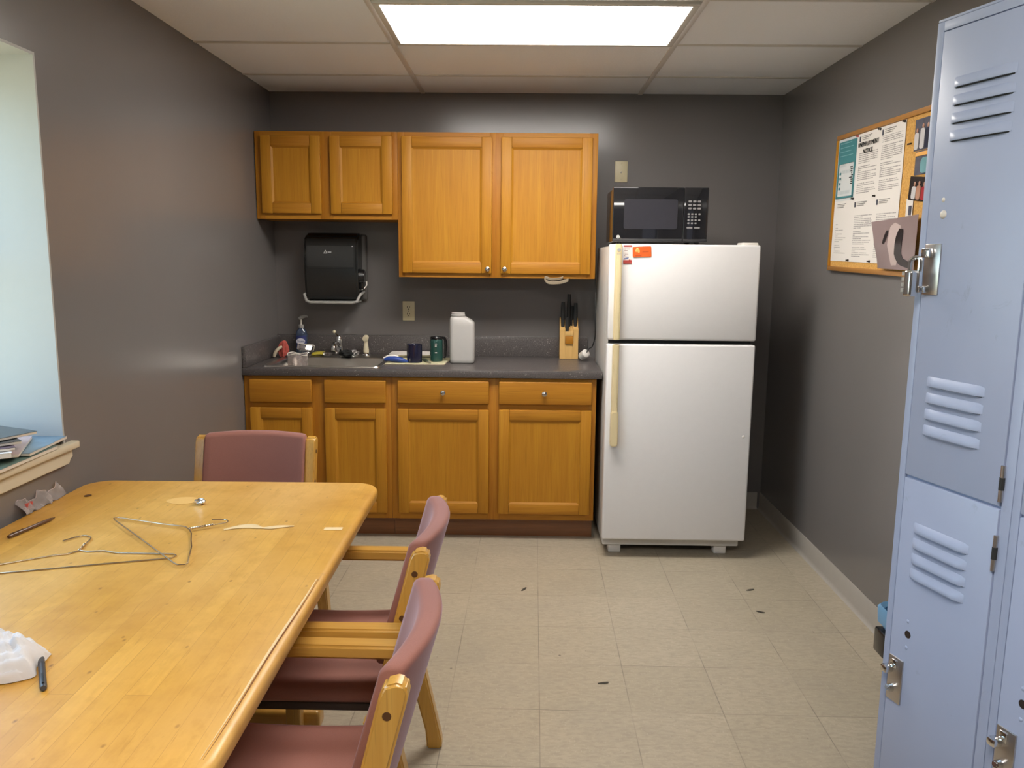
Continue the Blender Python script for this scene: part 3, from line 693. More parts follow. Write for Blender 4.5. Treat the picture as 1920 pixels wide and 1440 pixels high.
# plug with cord
r = thing('power_cord', 'black cord with a white plug hanging down beside the fridge to the counter', 'cord', (.350, 4.47, CZs))
MP = TR(.350, 4.47, CZs + .037) @ RZ(.5) @ RX(rad(62))
b = MB(); b.lathe([(0, -.027), (.020, -.027), (.024, -.023), (.024, .020), (.020, .024), (.013, .028), (0, .029)], 'white_plastic', (0, 0, 0), 28, MP)
b.build('plug', r, True)
b = MB(); b.cyl(MP @ Vector((-.008, .004, -.044)), MP @ Vector((-.008, .004, -.026)), .0022, 'brushed', n=8); b.cyl(MP @ Vector((.008, .004, -.044)), MP @ Vector((.008, .004, -.026)), .0022, 'brushed', n=8); b.build('prongs', r, True)
def smooth(pts, n=8):
    P = [Vector(p) for p in pts]; out = []
    for i in range(len(P) - 1):
        a, b_, c_, d = P[max(i - 1, 0)], P[i], P[i + 1], P[min(i + 2, len(P) - 1)]
        for k in range(n):
            t_ = k / n; out.append(.5 * ((2 * b_) + (c_ - a) * t_ + (2 * a - 5 * b_ + 4 * c_ - d) * t_ * t_ + (3 * b_ - a - 3 * c_ + d) * t_ ** 3))
    return out + [P[-1]]
e0 = MP @ Vector((0, 0, .027))
MB().tube(smooth([e0, e0 + Vector((.012, .012, .022)), (.395, 4.47, 1.0), (.404, 4.42, 1.06), (.402, 4.38, 1.15), (.401, 4.42, 1.30), (.402, 4.50, 1.42), (.402, 4.56, 1.55)]), .0032, 'black_matte', 8).build('cable', r, True)
# strap under the cabinet
r = thing('hanging_strap', 'cream looped paper strap hanging from under the tall wall cabinet', 'strap', (.17, 4.375, 1.378))
b = MB()
path = smooth([(.075, -.018, .0), (.03, -.022, -.014), (-.03, -.026, -.016), (-.055, -.028, .004), (-.045, -.034, .012), (-.02, -.036, .002), (.02, -.036, .004), (.045, -.03, .012)], 6)
def strap(u, v):
    i = min(int(u * (len(path) - 1)), len(path) - 2); q = path[i].lerp(path[i + 1], u * (len(path) - 1) - i)
    return (q.x, q.y + .010 * v - .014, q.z - .017 * v * (1 - .35 * u) + .002)
b.sheet(strap, 40, 3, .0012, 'cream_cloth'); b.build('band', r)

# ------------------------------------------------------------------ wall things
def plate(name, label, cat, x0, x1, z0, z1, face):
    r = thing(name, label, cat, ((x0 + x1) / 2, YB, (z0 + z1) / 2)); b = MB()
    b.box((x0, YB - .006, z0), (x1, YB, z1), 'beige_plate', .003); b.build('plate', r, True); face(r, (x0 + x1) / 2, (z0 + z1) / 2); return r
def sockets(r, xc, zc):
    for dz in (.0195, -.0195):
        b = MB(); b.prism(rrect(xc - .017, zc + dz - .014, xc + .017, zc + dz + .014, .009, 5), YB - .0085, YB - .005, 'beige_plate', 'y', .001); o = b.build('receptacle', r, True)
        b = MB(); b.box((xc - .009, YB - .0088, zc + dz - .001), (xc - .006, YB - .0083, zc + dz + .009), 'black_ink').box((xc + .005, YB - .0088, zc + dz), (xc + .008, YB - .0083, zc + dz + .008), 'black_ink')
        b.cyl((xc, YB - .0083, zc + dz - .008), (xc, YB - .0088, zc + dz - .008), .003, 'black_ink', n=10); b.build('slots', o, True)
    b = MB(); b.sphere((xc, YB - .006, zc), .003, 'nickel', (1, .5, 1), 10); b.build('screw', r, True)
plate('wall_outlet', 'beige double wall outlet above the backsplash left of the tall cabinet', 'outlet', -.704, -.633, 1.118, 1.231, sockets)
def jack(r, xc, zc):
    b = MB(); b.cyl((xc, YB - .005, zc - .004), (xc, YB - .012, zc - .004), .0045, 'nickel', n=12); b.build('jack', r, True)
    b = MB(); b.sphere((xc, YB - .006, zc + .045), .003, 'beige_plate', (1, .5, 1), 10); b.build('screw', r, True); b = MB(); b.sphere((xc, YB - .006, zc - .045), .003, 'beige_plate', (1, .5, 1), 10); b.build('screw', r, True)
plate('wall_plate', 'beige blank wall plate with a small centre jack above the microwave', 'wall plate', .514, .587, 1.919, 2.036, jack)
# paper towel dispenser
r = thing('mounted_towel_dispenser', 'smoky black paper towel dispenser mounted on the wall above the sink', 'dispenser', (-1.075, YB, 1.22))
MB().box((-1.240, YB - .03, 1.235), (-.905, YB, 1.612), 'dark_plate', .012, 3).build('back_plate', r, True)
prof = [(YB - .025, 1.238), (YB - .135, 1.238), (YB - .155, 1.262), (YB - .165, 1.33), (YB - .172, 1.42), (YB - .172, 1.49), (YB - .163, 1.55), (YB - .140, 1.595), (YB - .10, 1.615), (YB - .025, 1.62)]
MB().prism(prof, -1.233, -.930, 'smoke_plastic', 'x', .012, 3).build('cover', r, True, ang=30)
b = MB(); b.prism([(YB - .168, 1.418), (YB - .1775, 1.424), (YB - .1780, 1.49), (YB - .1700, 1.544), (YB - .160, 1.546)], -1.215, -.950, 'smoke_panel', 'x', .003); o = b.build('front_panel', r, True)
b = MB(); b.prism([(-1.118, 1.502), (-1.096, 1.502), (-1.107, 1.521)], YB - .1790, YB - .172, 'logo_white', 'y'); b.prism([(-1.113, 1.506), (-1.101, 1.506), (-1.107, 1.515)], YB - .1795, YB - .172, 'smoke_panel', 'y'); b.box((-1.094, YB - .1788, 1.507), (-1.074, YB - .172, 1.512), 'logo_white'); b.build('emblem', o, True)
b = MB(); b.cyl((-.957, YB - .15, 1.541), (-.957, YB - .1705, 1.541), .004, 'logo_white', n=12); b.build('key_lock', r, True)
b = MB(); t0, t1 = -1.238, -.918
b.tube([(t0, YB - .06, 1.285), (t0 + .002, YB - .16, 1.272), (t0 + .018, YB - .178, 1.236), (t0 + .04, YB - .18, 1.228), (t1 - .04, YB - .18, 1.228), (t1 - .018, YB - .178, 1.236), (t1 - .002, YB - .16, 1.272), (t1, YB - .06, 1.285)], .008, 'grey_plastic', 10)
b.box((t0 + .02, YB - .178, 1.226), (t1 - .02, YB - .03, 1.236), 'grey_plastic', .003); b.build('lower_tray', r, True)
b = MB(); b.cyl((-.932, YB - .11, 1.375), (-.900, YB - .11, 1.375), .045, 'black_plastic', .038, 18, .005); b.box((-.925, YB - .13, 1.30), (-.905, YB - .07, 1.40), 'black_plastic', .005); b.build('feed_wheel', r, True)
b = MB(); b.tube([(-.896, YB - .085, 1.345), (-.893, YB - .10, 1.325), (-.905, YB - .12, 1.307), (-.916, YB - .13, 1.30)], .003, 'white_plastic', 8); b.build('paper_edge', r, True)

# ------------------------------------------------------------------ fridge
FX0, FX1, FY = .408, 1.122, 3.82
r = thing('refrigerator', 'white top-freezer refrigerator with yellowed handles standing right of the cabinets', 'refrigerator', (FX0 + .36, FY + .4, 0), (0, rad(-.25), 0))
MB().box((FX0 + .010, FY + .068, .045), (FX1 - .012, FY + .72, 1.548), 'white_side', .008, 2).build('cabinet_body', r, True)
def fdoor(name, z0, z1):
    return MB().box((FX0, FY, z0), (FX1, FY + .058, z1), 'white_enamel', .010, 3).build(name, r, True)
fd = fdoor('freezer_door', 1.101, 1.556); rd = fdoor('fridge_door', .098, 1.082)
MB().box((FX0 + .012, FY + .052, .11), (FX1 - .012, FY + .072, 1.545), 'black_matte').build('gasket', r, True)
def handle(par, z0, z1, grip, badge):
    b = MB()
    pr = [(FX0 + .026, FY + .004), (FX0 + .026, FY - .022), (FX0 + .032, FY - .030), (FX0 + .052, FY - .030), (FX0 + .057, FY - .022), (FX0 + .057, FY + .004)]
    b.prism(pr, z0, z1, 'almond', 'z', .003); 
    if grip: b.prism(rrect(FX0 + .024, z0, FX0 + .060, z0 + .175, .014, 5), FY - .038, FY - .002, 'almond', 'y', .004)
    o = b.build('handle', par, True)
    if badge:
        b = MB(); xc, zc = FX0 + .041, z1 - .028
        b.cyl((xc, FY - .0295, zc), (xc, FY - .0315, zc), .0085, 'grey_plastic', n=24); b.tube([(xc + .006 * math.cos(2 * PI * k / 16), FY - .0318, zc + .006 * math.sin(2 * PI * k / 16)) for k in range(16)], .0007, 'logo_white', 5, True)
        b.tube([(xc - .003, FY - .0318, zc + .003), (xc - .004, FY - .0318, zc), (xc - .002, FY - .0318, zc - .003), (xc, FY - .0318, zc), (xc + .002, FY - .0318, zc + .003), (xc + .003, FY - .0318, zc), (xc + .001, FY - .0318, zc - .003)], .0006, 'logo_white', 5)
        b.box((xc - .010, FY - .0308, zc - .020), (xc + .008, FY - .0295, zc - .0175), 'grey_plastic'); b.build('badge', o, True)
handle(fd, 1.103, 1.556, False, True); handle(rd, .582, 1.080, True, False)
MB().sphere((1.087, FY, .632), .0075, 'white_plastic', (1, .4, 1), 14).build('hole_plug', rd, True)
b = MB(); b.box((FX1 - .085, FY + .02, 1.552), (FX1 - .008, FY + .12, 1.568), 'white_plastic', .006); b.build('hinge_cap', r, True)
b = MB(); b.box((FX0 + .02, FY + .15, .03), (FX1 - .02, FY + .17, .10), 'black_matte'); b.build('kick_grille', r, True)
for x in (FX0 + .075, FX1 - .10):
    b = MB(); b.box((x - .032, FY + .085, .0), (x + .032, FY + .15, .048), 'white_plastic', .006); b.build('foot', r, True)
# magnets / cards
def onfridge(x, z): return (x, FY - .001, z)
r = thing('fridge_card', 'white text card with red and blue picture at its foot, on freezer door beside handle', 'magnet', onfridge(.473, 1.464), (0, rad(-.25), 0), 'cards on the freezer door')
b = MB(); b.box((0, -.0015, 0), (.040, .0005, .087), 'magnet_text'); b.build('card', r)
b = MB(); b.box((0, -.0022, 0), (.040, -.0012, .017), 'red_print'); b.sphere((.030, -.0022, .014), .006, 'red_print', (1, .2, 1), 10); b.build('red_picture', r); b = MB(); b.prism([(.002, .019), (.024, .024), (.026, .031), (.003, .025)], -.0022, -.0012, 'blue_print', 'y'); b.build('blue_stripe', r); b = MB(); b.box((0, -.0022, .079), (.040, -.0012, .087), 'red_print'); b.build('header_band', r)
r = thing('fridge_card', 'orange rectangular card on the freezer door right of the white one', 'magnet', onfridge(.518, 1.494), (0, rad(-2.6), 0), 'cards on the freezer door')
b = MB(); b.prism(rrect(0, 0, .087, .049, .005, 4), -.002, .0005, 'orange_card', 'y'); b.build('card', r)
b = MB(); b.sphere((.022, -.002, .036), .0075, 'orange_light', (1, .15, 1), 12); b.sphere((.017, -.002, .029), .006, 'orange_light', (1, .15, 1), 12); b.sphere((.028, -.002, .027), .007, 'orange_light', (.8, .15, 1.2), 12); b.build('emblem', r); b = MB(); b.box((.012, -.0025, .004), (.040, -.001, .008), 'orange_dark'); b.build('text_line', r); b = MB(); b.box((.045, -.0025, .022), (.075, -.001, .025), 'orange_dark'); b.build('text_line', r)
# microwave
WX0, WX1, WY, WZ, WH = .434, .897, 3.965, 1.5695, .262
r = thing('microwave', 'black countertop microwave standing on top of the white refrigerator', 'microwave', ((WX0 + WX1) / 2, WY + .17, 1.552))
MB().box((WX0 + .004, WY + .02, WZ), (WX1 - .004, WY + .33, WZ + WH - .004), 'black_plastic', .006).build('case', r, True)
o = MB().box((WX0, WY, WZ), (.7768, WY + .022, WZ + WH), 'black_gloss', .004, 3).build('door', r, True)
MB().prism(rrect(.488, WZ + .062, .748, WZ + .205, .010, 4), WY - .0015, WY + .004, 'mw_window', 'y').build('window', o, True)
b = MB(); b.cyl((.462, WY + .002, WZ + .024), (.462, WY - .0015, WZ + .024), .0085, 'logo_white', n=22); b.tube([(.462 + .0055 * math.cos(2 * PI * k / 16), WY - .0018, WZ + .024 + .0055 * math.sin(2 * PI * k / 16)) for k in range(16)], .0008, 'black_ink', 5, True); b.build('badge', o, True)
p_ = MB().box((.7776, WY, WZ), (WX1, WY + .022, WZ + WH), 'black_gloss', .004, 3).build('control_panel', r, True)
b = MB(); KX, KZ = .797, WZ + .060
for rr2 in range(3):
    for cc in range(3): b.prism(rrect(KX + .002 + cc * .0225, KZ + .098 + rr2 * .0165, KX + .018 + cc * .0225, KZ + .107 + rr2 * .0165, .003, 3), WY - .001, WY + .002, 'grey_key', 'y')
for rr2 in range(4):
    for cc in range(4):
        if cc == 3 and rr2 in (0, 2): continue
        b.prism(rrect(KX + cc * .0175, KZ + .028 + rr2 * .0145, KX + .0105 + cc * .0175, KZ + .036 + rr2 * .0145, .003, 3), WY - .001, WY + .002, 'grey_key', 'y')
for cc in range(2): b.prism(rrect(KX - .002 + cc * .036, KZ + .006, KX + .026 + cc * .036, KZ + .015, .003, 3), WY - .001, WY + .002, 'grey_key', 'y')
b.build('keypad', p_, True)
for x in (WX0 + .04, WX1 - .04):
    for y in (WY + .05, WY + .29): MB().cyl((x, y, 1.551), (x, y, WZ + .003), .012, 'rubber', n=14).build('foot', r, True)

# ------------------------------------------------------------------ notice board
BOX, BOY, BOZ, BT = XR, 3.805, 1.443, .020
BROT = (0, BT, -PI / 2)
from mathutils import Euler
BM = TR(BOX, BOY, BOZ) @ Euler(BROT).to_matrix().to_4x4()
def onboard(x, z, d=.013): return tuple(BM @ Vector((x, -d, z)))
r = thing('notice_board', 'oak framed cork notice board on the right wall beside the lockers', 'notice board', (BOX, BOY, BOZ), BROT)
b = MB(); W_, H_ = .914, .606; fw = .020
b.box((0, -.020, 0), (W_, -.001, fw), 'board_oak', .003).box((0, -.020, H_ - fw), (W_, -.001, H_), 'board_oak', .003).box((0, -.020, fw), (fw, -.001, H_ - fw), 'oak_v', .003).box((W_ - fw, -.020, fw), (W_, -.001, H_ - fw), 'oak_v', .003); b.build('frame', r)
MB().box((fw - .002, -.012, fw - .002), (W_ - fw + .002, -.002, H_ - fw + .002), 'cork').build('cork_panel', r)
def paper(name, label, x, z, w_, h, mat, d=.0135, cat='notice', rot=0, group='paper notices pinned on the cork board', deco=None, curl=.002):
    e = (BROT[0], BROT[1] + rot, BROT[2])
    r = thing(name, label, cat, onboard(x, z, d), e, group)
    b = MB(); b.sheet(lambda u, v: (u * w_, -.0007 - curl * (max(0, abs(u - .5) - .35) * 4) ** 2 * v, v * h), 10, 10, .0005, mat); b.build('sheet', r)
    if deco: deco(r, w_, h)
    return r
def teal_deco(r, w_, h):
    b = MB(); t_ = .012
    b.box((t_, -.0042, h * .60), (w_ - t_, -.0012, h - t_), 'teal_ink').box((t_, -.0042, t_), (t_ + .010, -.0012, h * .6), 'teal_ink').box((w_ - t_ - .012, -.0042, t_), (w_ - t_, -.0012, h * .6), 'teal_ink').box((t_, -.0042, t_), (w_ - t_, -.0012, t_ + .008), 'teal_ink')
    for k in range(4): b.box((.03, -.0045, h * .72 + k * .018), (w_ - .04 - .02 * (k % 2), -.004, h * .72 + k * .018 + .003), 'photo_teal')
    rnd = random.Random(5)
    for k in range(9): b.box((w_ - .055 + rnd.uniform(-.012, .012), -.0035, .07 + k * .009), (w_ - .035 + rnd.uniform(-.01, .01), -.0012, .074 + k * .009), 'black_ink')
    for k in range(4): b.box((.036, -.0035, .05 + k * .022), (.05, -.0012, .06 + k * .022), 'teal_ink')
    b.build('printing', r)
def head(txts, size, z, xoff=0, bold=.0004, crest=True):
    def f(r, w_, h):
        b = MB(); zz = h - z
        for tx in txts:
            b.text(tx, size, 'black_ink', TR(w_ / 2 + xoff, -.0040, zz) @ FACE, extrude=.0006, sx=1.0)
            b.text(tx, size, 'black_ink', TR(w_ / 2 + xoff + bold, -.0040, zz + bold * .6) @ FACE, extrude=.0006, sx=1.0); zz -= size * 1.15
        if crest: b.box((.016, -.0035, h - .034), (.026, -.0012, h - .012), 'photo_grey'); 
        for k in range(3): b.box((.04, -.0035, h - .014 - k * .007), (w_ * (.62, .55, .5)[k], -.0012, h - .0125 - k * .007), 'grey_key')
        b.build('heading', r)
    return f
c0, c1, c2, c3, zb, zm, zt_ = .022, .235, .452, .668, .045, .312, .584
paper('notice_sheet', 'teal bordered poster in the top left corner of the cork board', c0, zm, c1 - c0, zt_ - zm, 'print_teal', deco=teal_deco)
paper('notice_sheet', 'white notice with big bold black heading, top middle of the cork board', c1, zm, c2 - c1, zt_ - zm, 'print_a', deco=head(['UNEMPLOYMENT', 'NOTICE'], .0255, .056))
paper('notice_sheet', 'white finely printed notice at the top beside the bare cork strip', c2, zm, c3 - c2, zt_ - zm, 'print_b', deco=head([], .01, .03))
paper('notice_sheet', 'white sparse notice directly under the teal poster', c0, zb, c1 - c0, zm - zb, 'print_d', deco=head([], .016, .05, -.01, crest=False))
paper('notice_sheet', 'white densely printed notice in the bottom middle of the cork board', c1, zb, c2 - c1, zm - zb, 'print_c', deco=head([], .012, .04))
paper('notice_sheet', 'white lined notice at the bottom partly covered by the curled magazine page', c2, zb, c3 - c2, zm - zb, 'print_c', deco=head([], .012, .04))
def people(seed, body):
    def f(r, w_, h):
        b = MB(); rnd = random.Random(seed)
        for k, (cx, cm) in enumerate(body):
            hh = h * rnd.uniform(.55, .7)
            b.prism(rrect(w_ * cx - .016, .004, w_ * cx + .016, hh, .010, 4), -.0035 - .0003 * k, -.001, cm, 'y'); b.sphere((w_ * cx, -.0025, hh + .008), .009, 'photo_skin', (.8, .2, 1), 10)
        b.build('picture', r)
    return f
paper('photograph', 'topmost photo of a couple in white and navy on the right of the cork board', .742, .458, .15, .112, 'photo_grey', cat='photo', group='photographs pinned on the cork board', deco=people(1, [(.14, 'photo_white'), (.42, 'photo_white'), (.66, 'photo_navy'), (.86, 'photo_navy')]))
paper('photograph', 'middle photo with pale blue figure and yellow top on the cork board', .764, .370, .13, .085, 'photo_grey', cat='photo', group='photographs pinned on the cork board', deco=lambda r, w_, h: (MB().box((.004, -.004, h - .018), (w_ * .8, -.0012, h - .004), 'orange_light').build('yellow_band', r), MB().prism(rrect(w_ * .35, .004, w_ * .8, h * .7, .02, 4), -.004, -.0012, 'photo_teal', 'y').build('pale_figure', r)))
paper('photograph', 'lowest photo of people in red, tilted dark snapshot on the cork board', .738, .285, .14, .085, 'photo_dark', d=.016, cat='photo', rot=.10, group='photographs pinned on the cork board', deco=people(3, [(.3, 'photo_white'), (.55, 'photo_skin'), (.82, 'photo_red')]))
paper('white_card', 'narrow white card pinned under the lowest photo on the cork board', .728, .222, .052, .066, 'paper', d=.0145, cat='card', deco=lambda r, w_, h: MB().box((.026, -.004, .006), (.044, -.0012, .04), 'photo_grey').build('picture', r))
# curled magazine page
r = thing('hanging_page', 'curled mauve magazine page with dark abstract shapes at the board bottom', 'poster', onboard(.545, .026, .022), BROT)
pw, ph_ = .32, .182
def curl(u, v):
    x = pw * (.12 + .88 * u) - .040 * (2 * abs(v - .35) ** 1.6) * (1 - u); return (x, -.010 - .030 * (1 - u) ** 2 * v - .012 * (1 - abs(2 * v - 1)) * (1 - u), ph_ * v + .02 * u * v)
def overlay(u0, u1, v0, v1, d):
    def f(u, v):
        q = curl(u0 + (u1 - u0) * u, v0 + (v1 - v0) * v); return (q[0], q[1] - d, q[2])
    return f
MB().sheet(curl, 16, 14, .0006, 'page_mauve').build('sheet', r)
def blobpatch(path, w_, mat, d):
    b = MB()
    def f(u, v):
        k = u * (len(path) - 1); i = min(int(k), len(path) - 2); a = Vector(path[i]); c_ = Vector(path[i + 1]); q = a.lerp(c_, k - i); n_ = (c_ - a); n_ = Vector((-n_.y, n_.x)).normalized()
        ww = w_ * math.sin(PI * min(max(.06 + .88 * u, 0), 1)) ** .4; q = q + n_ * (v - .5) * ww
        p = curl(min(max(q.x, 0), 1), min(max(q.y, 0), 1)); return (p[0], p[1] - d, p[2])
    b.sheet(f, 24, 4, 0, mat); return b
blobpatch([(.47, .08), (.44, .45), (.50, .78), (.56, .88)], .26, 'page_pale', .0012).build('pale_shape', r)
b = blobpatch([(.92, .08), (.66, .16), (.56, .30), (.60, .62), (.64, .78)], .17, 'photo_dark', .0022); b.build('dark_shape', r)
b = blobpatch([(.22, .52), (.33, .78)], .06, 'photo_dark', .0022); b.build('dark_stroke', r)
# pins
for k, (x, z, lb) in enumerate(((c1 - .003, zt_ - .006, 'between teal poster and bold notice'), (c2 - .002, zt_ - .006, 'between the two white notices at the top'), (c3 - .008, zt_ - .006, 'at the top right of the white notices'),
                                (c1 - .004, zm + .004, 'below the teal poster'), (c2 - .006, zm + .004, 'at the middle of the white notices'), (c1 - .006, zb + .006, 'at the bottom left of the notices'), (c2 - .004, zb + .006, 'at the bottom middle of the notices'))):
    r = thing('push_pin', 'small push pin in the board ' + lb, 'pin', onboard(x, z, .018), BROT, 'push pins in the cork board')
    b = MB(); b.lathe([(0, -.004), (.0045, -.004), (.005, .0), (.0035, .002), (.003, .005), (.0045, .007), (0, .008)], 'photo_dark' if k else 'red_print', (0, 0, 0), 12, RX(PI / 2)); b.build('pin_head', r)
b = MB(); b.box((0, -.003, 0), (.03, .001, .006), 'photo_dark', .001)
o = b.build('staple_mark'); o.name = 'paper_clip'; o.location = onboard(.69, .487); o.rotation_euler = BROT; o['label'] = 'small dark clip on the bare cork strip right of the notices'; o['category'] = 'clip'

# ------------------------------------------------------------------ lockers
LA = rad(16.5 - 90); LP = Vector((.83, 1.706, 0))
LU = Vector((math.sin(rad(16.5)), -math.cos(rad(16.5)), 0))
LW, LD, LH = .2835, .33, 1.962
def locker(k, label):
    r = thing('locker', label, 'locker', tuple(LP + LU * (k * (LW + .0015))), (0, 0, LA), 'grey blue metal lockers')
    b = MB(); q = .0008
    b.box((0, .018, 0), (LW, LD, .10), 'locker_paint').box((0, .018, .10), (.0025, LD, LH), 'locker_paint').box((LW - .0025, .018, .10), (LW, LD, LH), 'locker_paint')
    b.box((.0025, LD - .003, .1), (LW - .0025, LD, LH), 'locker_paint').box((0, .0, LH - .006), (LW, LD, LH), 'locker_paint', .002)
    b.box((.0025, .03, 1.018), (LW - .0025, LD - .003, 1.024), 'locker_paint'); b.build('body', r)
    b = MB()
    b.box((0, 0, 0), (.0165, .02, LH - .006), 'locker_paint', q).box((.2615, 0, 0), (LW, .02, LH - .006), 'locker_paint', q)
    b.box((.0165, .0002, 1.9375), (.2615, .02, LH - .006), 'locker_paint', q).box((.0165, .006, 1.0165), (.2615, .02, 1.0305), 'locker_paint').box((.0165, .0002, 0), (.2615, .02, .10), 'locker_paint', q)
    b.build('front_frame', r)
    for z0, z1, up in ((1.0275, 1.9355, True), (.104, 1.0215, False)):
        b = MB(); b.box((.0185, -.0012, z0), (.2585, .016, z1), 'locker_paint', .002, 2)
        d = b.build('door', r)
        sets = ([1.822, 1.788, 1.754, 1.720], [1.228, 1.194, 1.160, 1.126]) if up else ([.912, .878, .844, .810], [.30, .266, .232, .198])
        for si, zz in enumerate(sets):
            for z in zz:
                b = MB(); n = 14; R = []
                for i in range(n + 1):
                    x = .057 + .143 * i / n; e = min(1, 1.0 * min(i, n - i) / 2.0); e = math.sin(e * PI / 2); pr = .0085 * e + .0004
                    R.append([(x, -.0012 + .0006, z + .020), (x, -.0012 - pr * .35, z + .016), (x, -.0012 - pr * .8, z + .008), (x, -.0012 - pr, z + .001), (x, -.0012 - pr * .9, z - .001), (x, -.0012 + .0006, z)])
                b.rings(R, 'locker_paint'); b.box((.062, -.0020, z - .0028), (.195, -.001, z - .0002), 'black_matte'); b.build('louver', d, ang=60)
        b = MB()
        if up: b.sphere((.056, -.001, 1.606), .0045, 'white_metal', (1, .5, 1), 10); b.sphere((.059, -.001, 1.577), .0085, 'white_metal', (1, .5, 1), 14)
        else: b.sphere((.064, -.001, .708), .0045, 'locker_paint', (1, .5, 1), 10); b.cyl((.067, .0, .679), (.067, -.0018, .679), .0085, 'photo_dark', n=16); b.sphere((.066, -.001, .648), .0045, 'locker_paint', (1, .5, 1), 10)
        b.build('rivets', d)
        zh = 1.415 if up else .510
        b = MB(); b.box((.022, -.0045, zh), (.064, -.0005, zh + .104), 'brushed', .0015); h_ = b.build('latch_plate', d)
        b = MB()
        if up:
            b.box((.024, -.016, zh + .075), (.046, -.004, zh + .095), 'chrome', .003)
        else:
            b.box((.020, -.026, zh + .066), (.040, -.004, zh + .082), 'chrome', .004); b.box((.030, -.008, zh + .078), (.048, -.004, zh + .098), 'chrome', .003)
        b.build('latch_lever', h_)
        if not up: MB().cyl((.036, -.003, zh + .028), (.040, -.020, zh + .034), .010, 'chrome', .006, 14, .002).build('latch_knob', h_)
        if up: MB().box((.028, -.020, zh + .004), (.044, -.004, zh + .018), 'chrome', .003).build('latch_foot', h_)
        for zq in ((z0 + .045, z1 - .10) if up else (z0 + .10, z1 - .085)):
            b = MB(); b.cyl((.2602, -.003, zq - .035), (.2602, -.003, zq + .035), .0042, 'brushed', n=10); b.cyl((.2602, -.003, zq - .012), (.2602, -.003, zq + .012), .0050, 'rubber', n=10); b.build('hinge', d)
    return r
locker(0, 'far grey blue two-door metal locker whose full front shows, at right'); locker(1, 'near grey blue metal locker cut by the right picture edge')
# combination padlock on the upper latch
LM = TR(*LP) @ RZ(LA)
r = thing('padlock', 'chrome combination padlock on the upper door latch of the far locker', 'padlock', tuple(LM @ Vector((.025, -.017, 1.441))), (0, 0, LA))
b = MB(); b.box((-.010, -.030, -.030), (.012, -.006, .024), 'chrome', .005, 3); b.build('lock_body', r)
b = MB()
for k in range(4): b.cyl((-.0115, -.024, -.021 + k * .0115), (-.0115, -.024, -.0135 + k * .0115), .0062, 'grey_plastic', n=14)
b.build('dials', r)
b = MB(); b.tube(smooth([(-.006, -.018, .022), (-.006, -.018, .040), (-.003, -.015, .048), (.004, -.010, .050), (.009, -.008, .045), (.009, -.008, .022)], 5), .0045, 'chrome', 10); b.build('shackle', r)

# recycling bin behind the lockers
bx, by = 1.285, 2.235
r = thing('recycling_bin', 'blue plastic recycling bin against the right wall behind the lockers', 'bin', (bx, by, 0))
def bring(w_, d_, z, rr=.035): return [(bx + p[0], by + p[1], z) for p in rrect(-w_, -d_, w_, d_, rr, 6)]
MB().rings([bring(.105, .160, 0), bring(.108, .163, .004), bring(.130, .190, .36), bring(.128, .188, .362), bring(.103, .158, .01)], 'blue_bin', ang if False else True).build('bin_body', r, True)
MB().rings([bring(.128, .188, .345), bring(.140, .203, .350), bring(.142, .206, .395), bring(.136, .199, .405), bring(.127, .188, .395), bring(.126, .187, .35)], 'blue_bin', False, True).build('rim', r, True)
MB().box((bx - .150, by + .10, .255), (bx - .118, by + .175, .335), 'black_plastic', .008).build('handle_clip', r, True)
MB().box((bx - .05, by + .10, .398), (bx + .06, by + .185, .408), 'black_plastic', .003).build('lid_insert', r, True)

# ------------------------------------------------------------------ table
TZ, TX0, TX1, TY0, TY1 = .74, -1.423, -.456, .995, 2.563
TC = ((TX0 + TX1) / 2, (TY0 + TY1) / 2, 0); TR_ = rad(.7)
r = thing('dining_table', 'worn yellow butcher block table against the left wall under the window', 'table', TC, (0, 0, TR_))
hx, hy = (TX1 - TX0) / 2, (TY1 - TY0) / 2
rs = []
for ins, z in ((.016, .700), (.006, .703), (.001, .709), (0, .716), (0, .727), (.001, .732), (.004, .7365), (.009, .7390), (.015, TZ)):
    rs.append([(p[0], p[1], z) for p in rrect(-hx + ins, -hy + ins, hx - ins, hy - ins, .085 - ins, 10)])
MB().rings(rs, 'butcher_block').build('tabletop', r, ang=50)
for y in (-.70, .555):
    b = MB(); b.box((-.32, y - .035, 0), (.32, y + .035, .065), 'beech_x', .012, 3); b.build('foot_rail', r)
    b = MB(); b.box((-.065, y - .03, .063), (.065, y + .03, .672), 'beech_z', .006); b.build('column', r)
    b = MB(); b.box((-.36, y - .03, .668), (.36, y + .03, .702), 'beech_x', .006); b.build('top_rail', r)
MB().box((-.02, -.675, .30), (.02, .53, .39), 'beech_x', .006).build('stretcher', r)
def flatpatch(name, pts, w_, mat, label, th=.0012):
    b = MB(); q = smooth([(p[0], p[1], 0) for p in pts], 6)
    t = bmesh.new(); A = []
    for i, p in enumerate(q):
        d = (q[min(i + 1, len(q) - 1)] - q[max(i - 1, 0)]).normalized(); n_ = Vector((-d.y, d.x, 0)); u = i / (len(q) - 1)
        ww = w_(u) / 2; A.append((t.verts.new((p + n_ * ww) + Vector((0, 0, TZ + th))), t.verts.new((p - n_ * ww) + Vector((0, 0, TZ + th)))))
    for a, c_ in zip(A, A[1:]): t.faces.new((a[0], a[1], c_[1], c_[0]))
    t.normal_update(); bmesh.ops.solidify(t, geom=t.faces[:], thickness=-th * .9); bmesh.ops.recalc_face_normals(t, faces=t.faces[:])
    b.add(t, mat); o = b.build(name, r, True, label=label)
flatpatch('dried_glue', [(-.81, 2.075), (-.78, 2.098), (-.748, 2.108), (-.715, 2.095), (-.69, 2.097), (-.66, 2.108), (-.628, 2.112)], lambda u: .006 + .030 * abs(math.sin(5.3 * u + .3)) * math.sin(PI * min(1, u + .04)), 'residue', 'whitish dried glue streak')
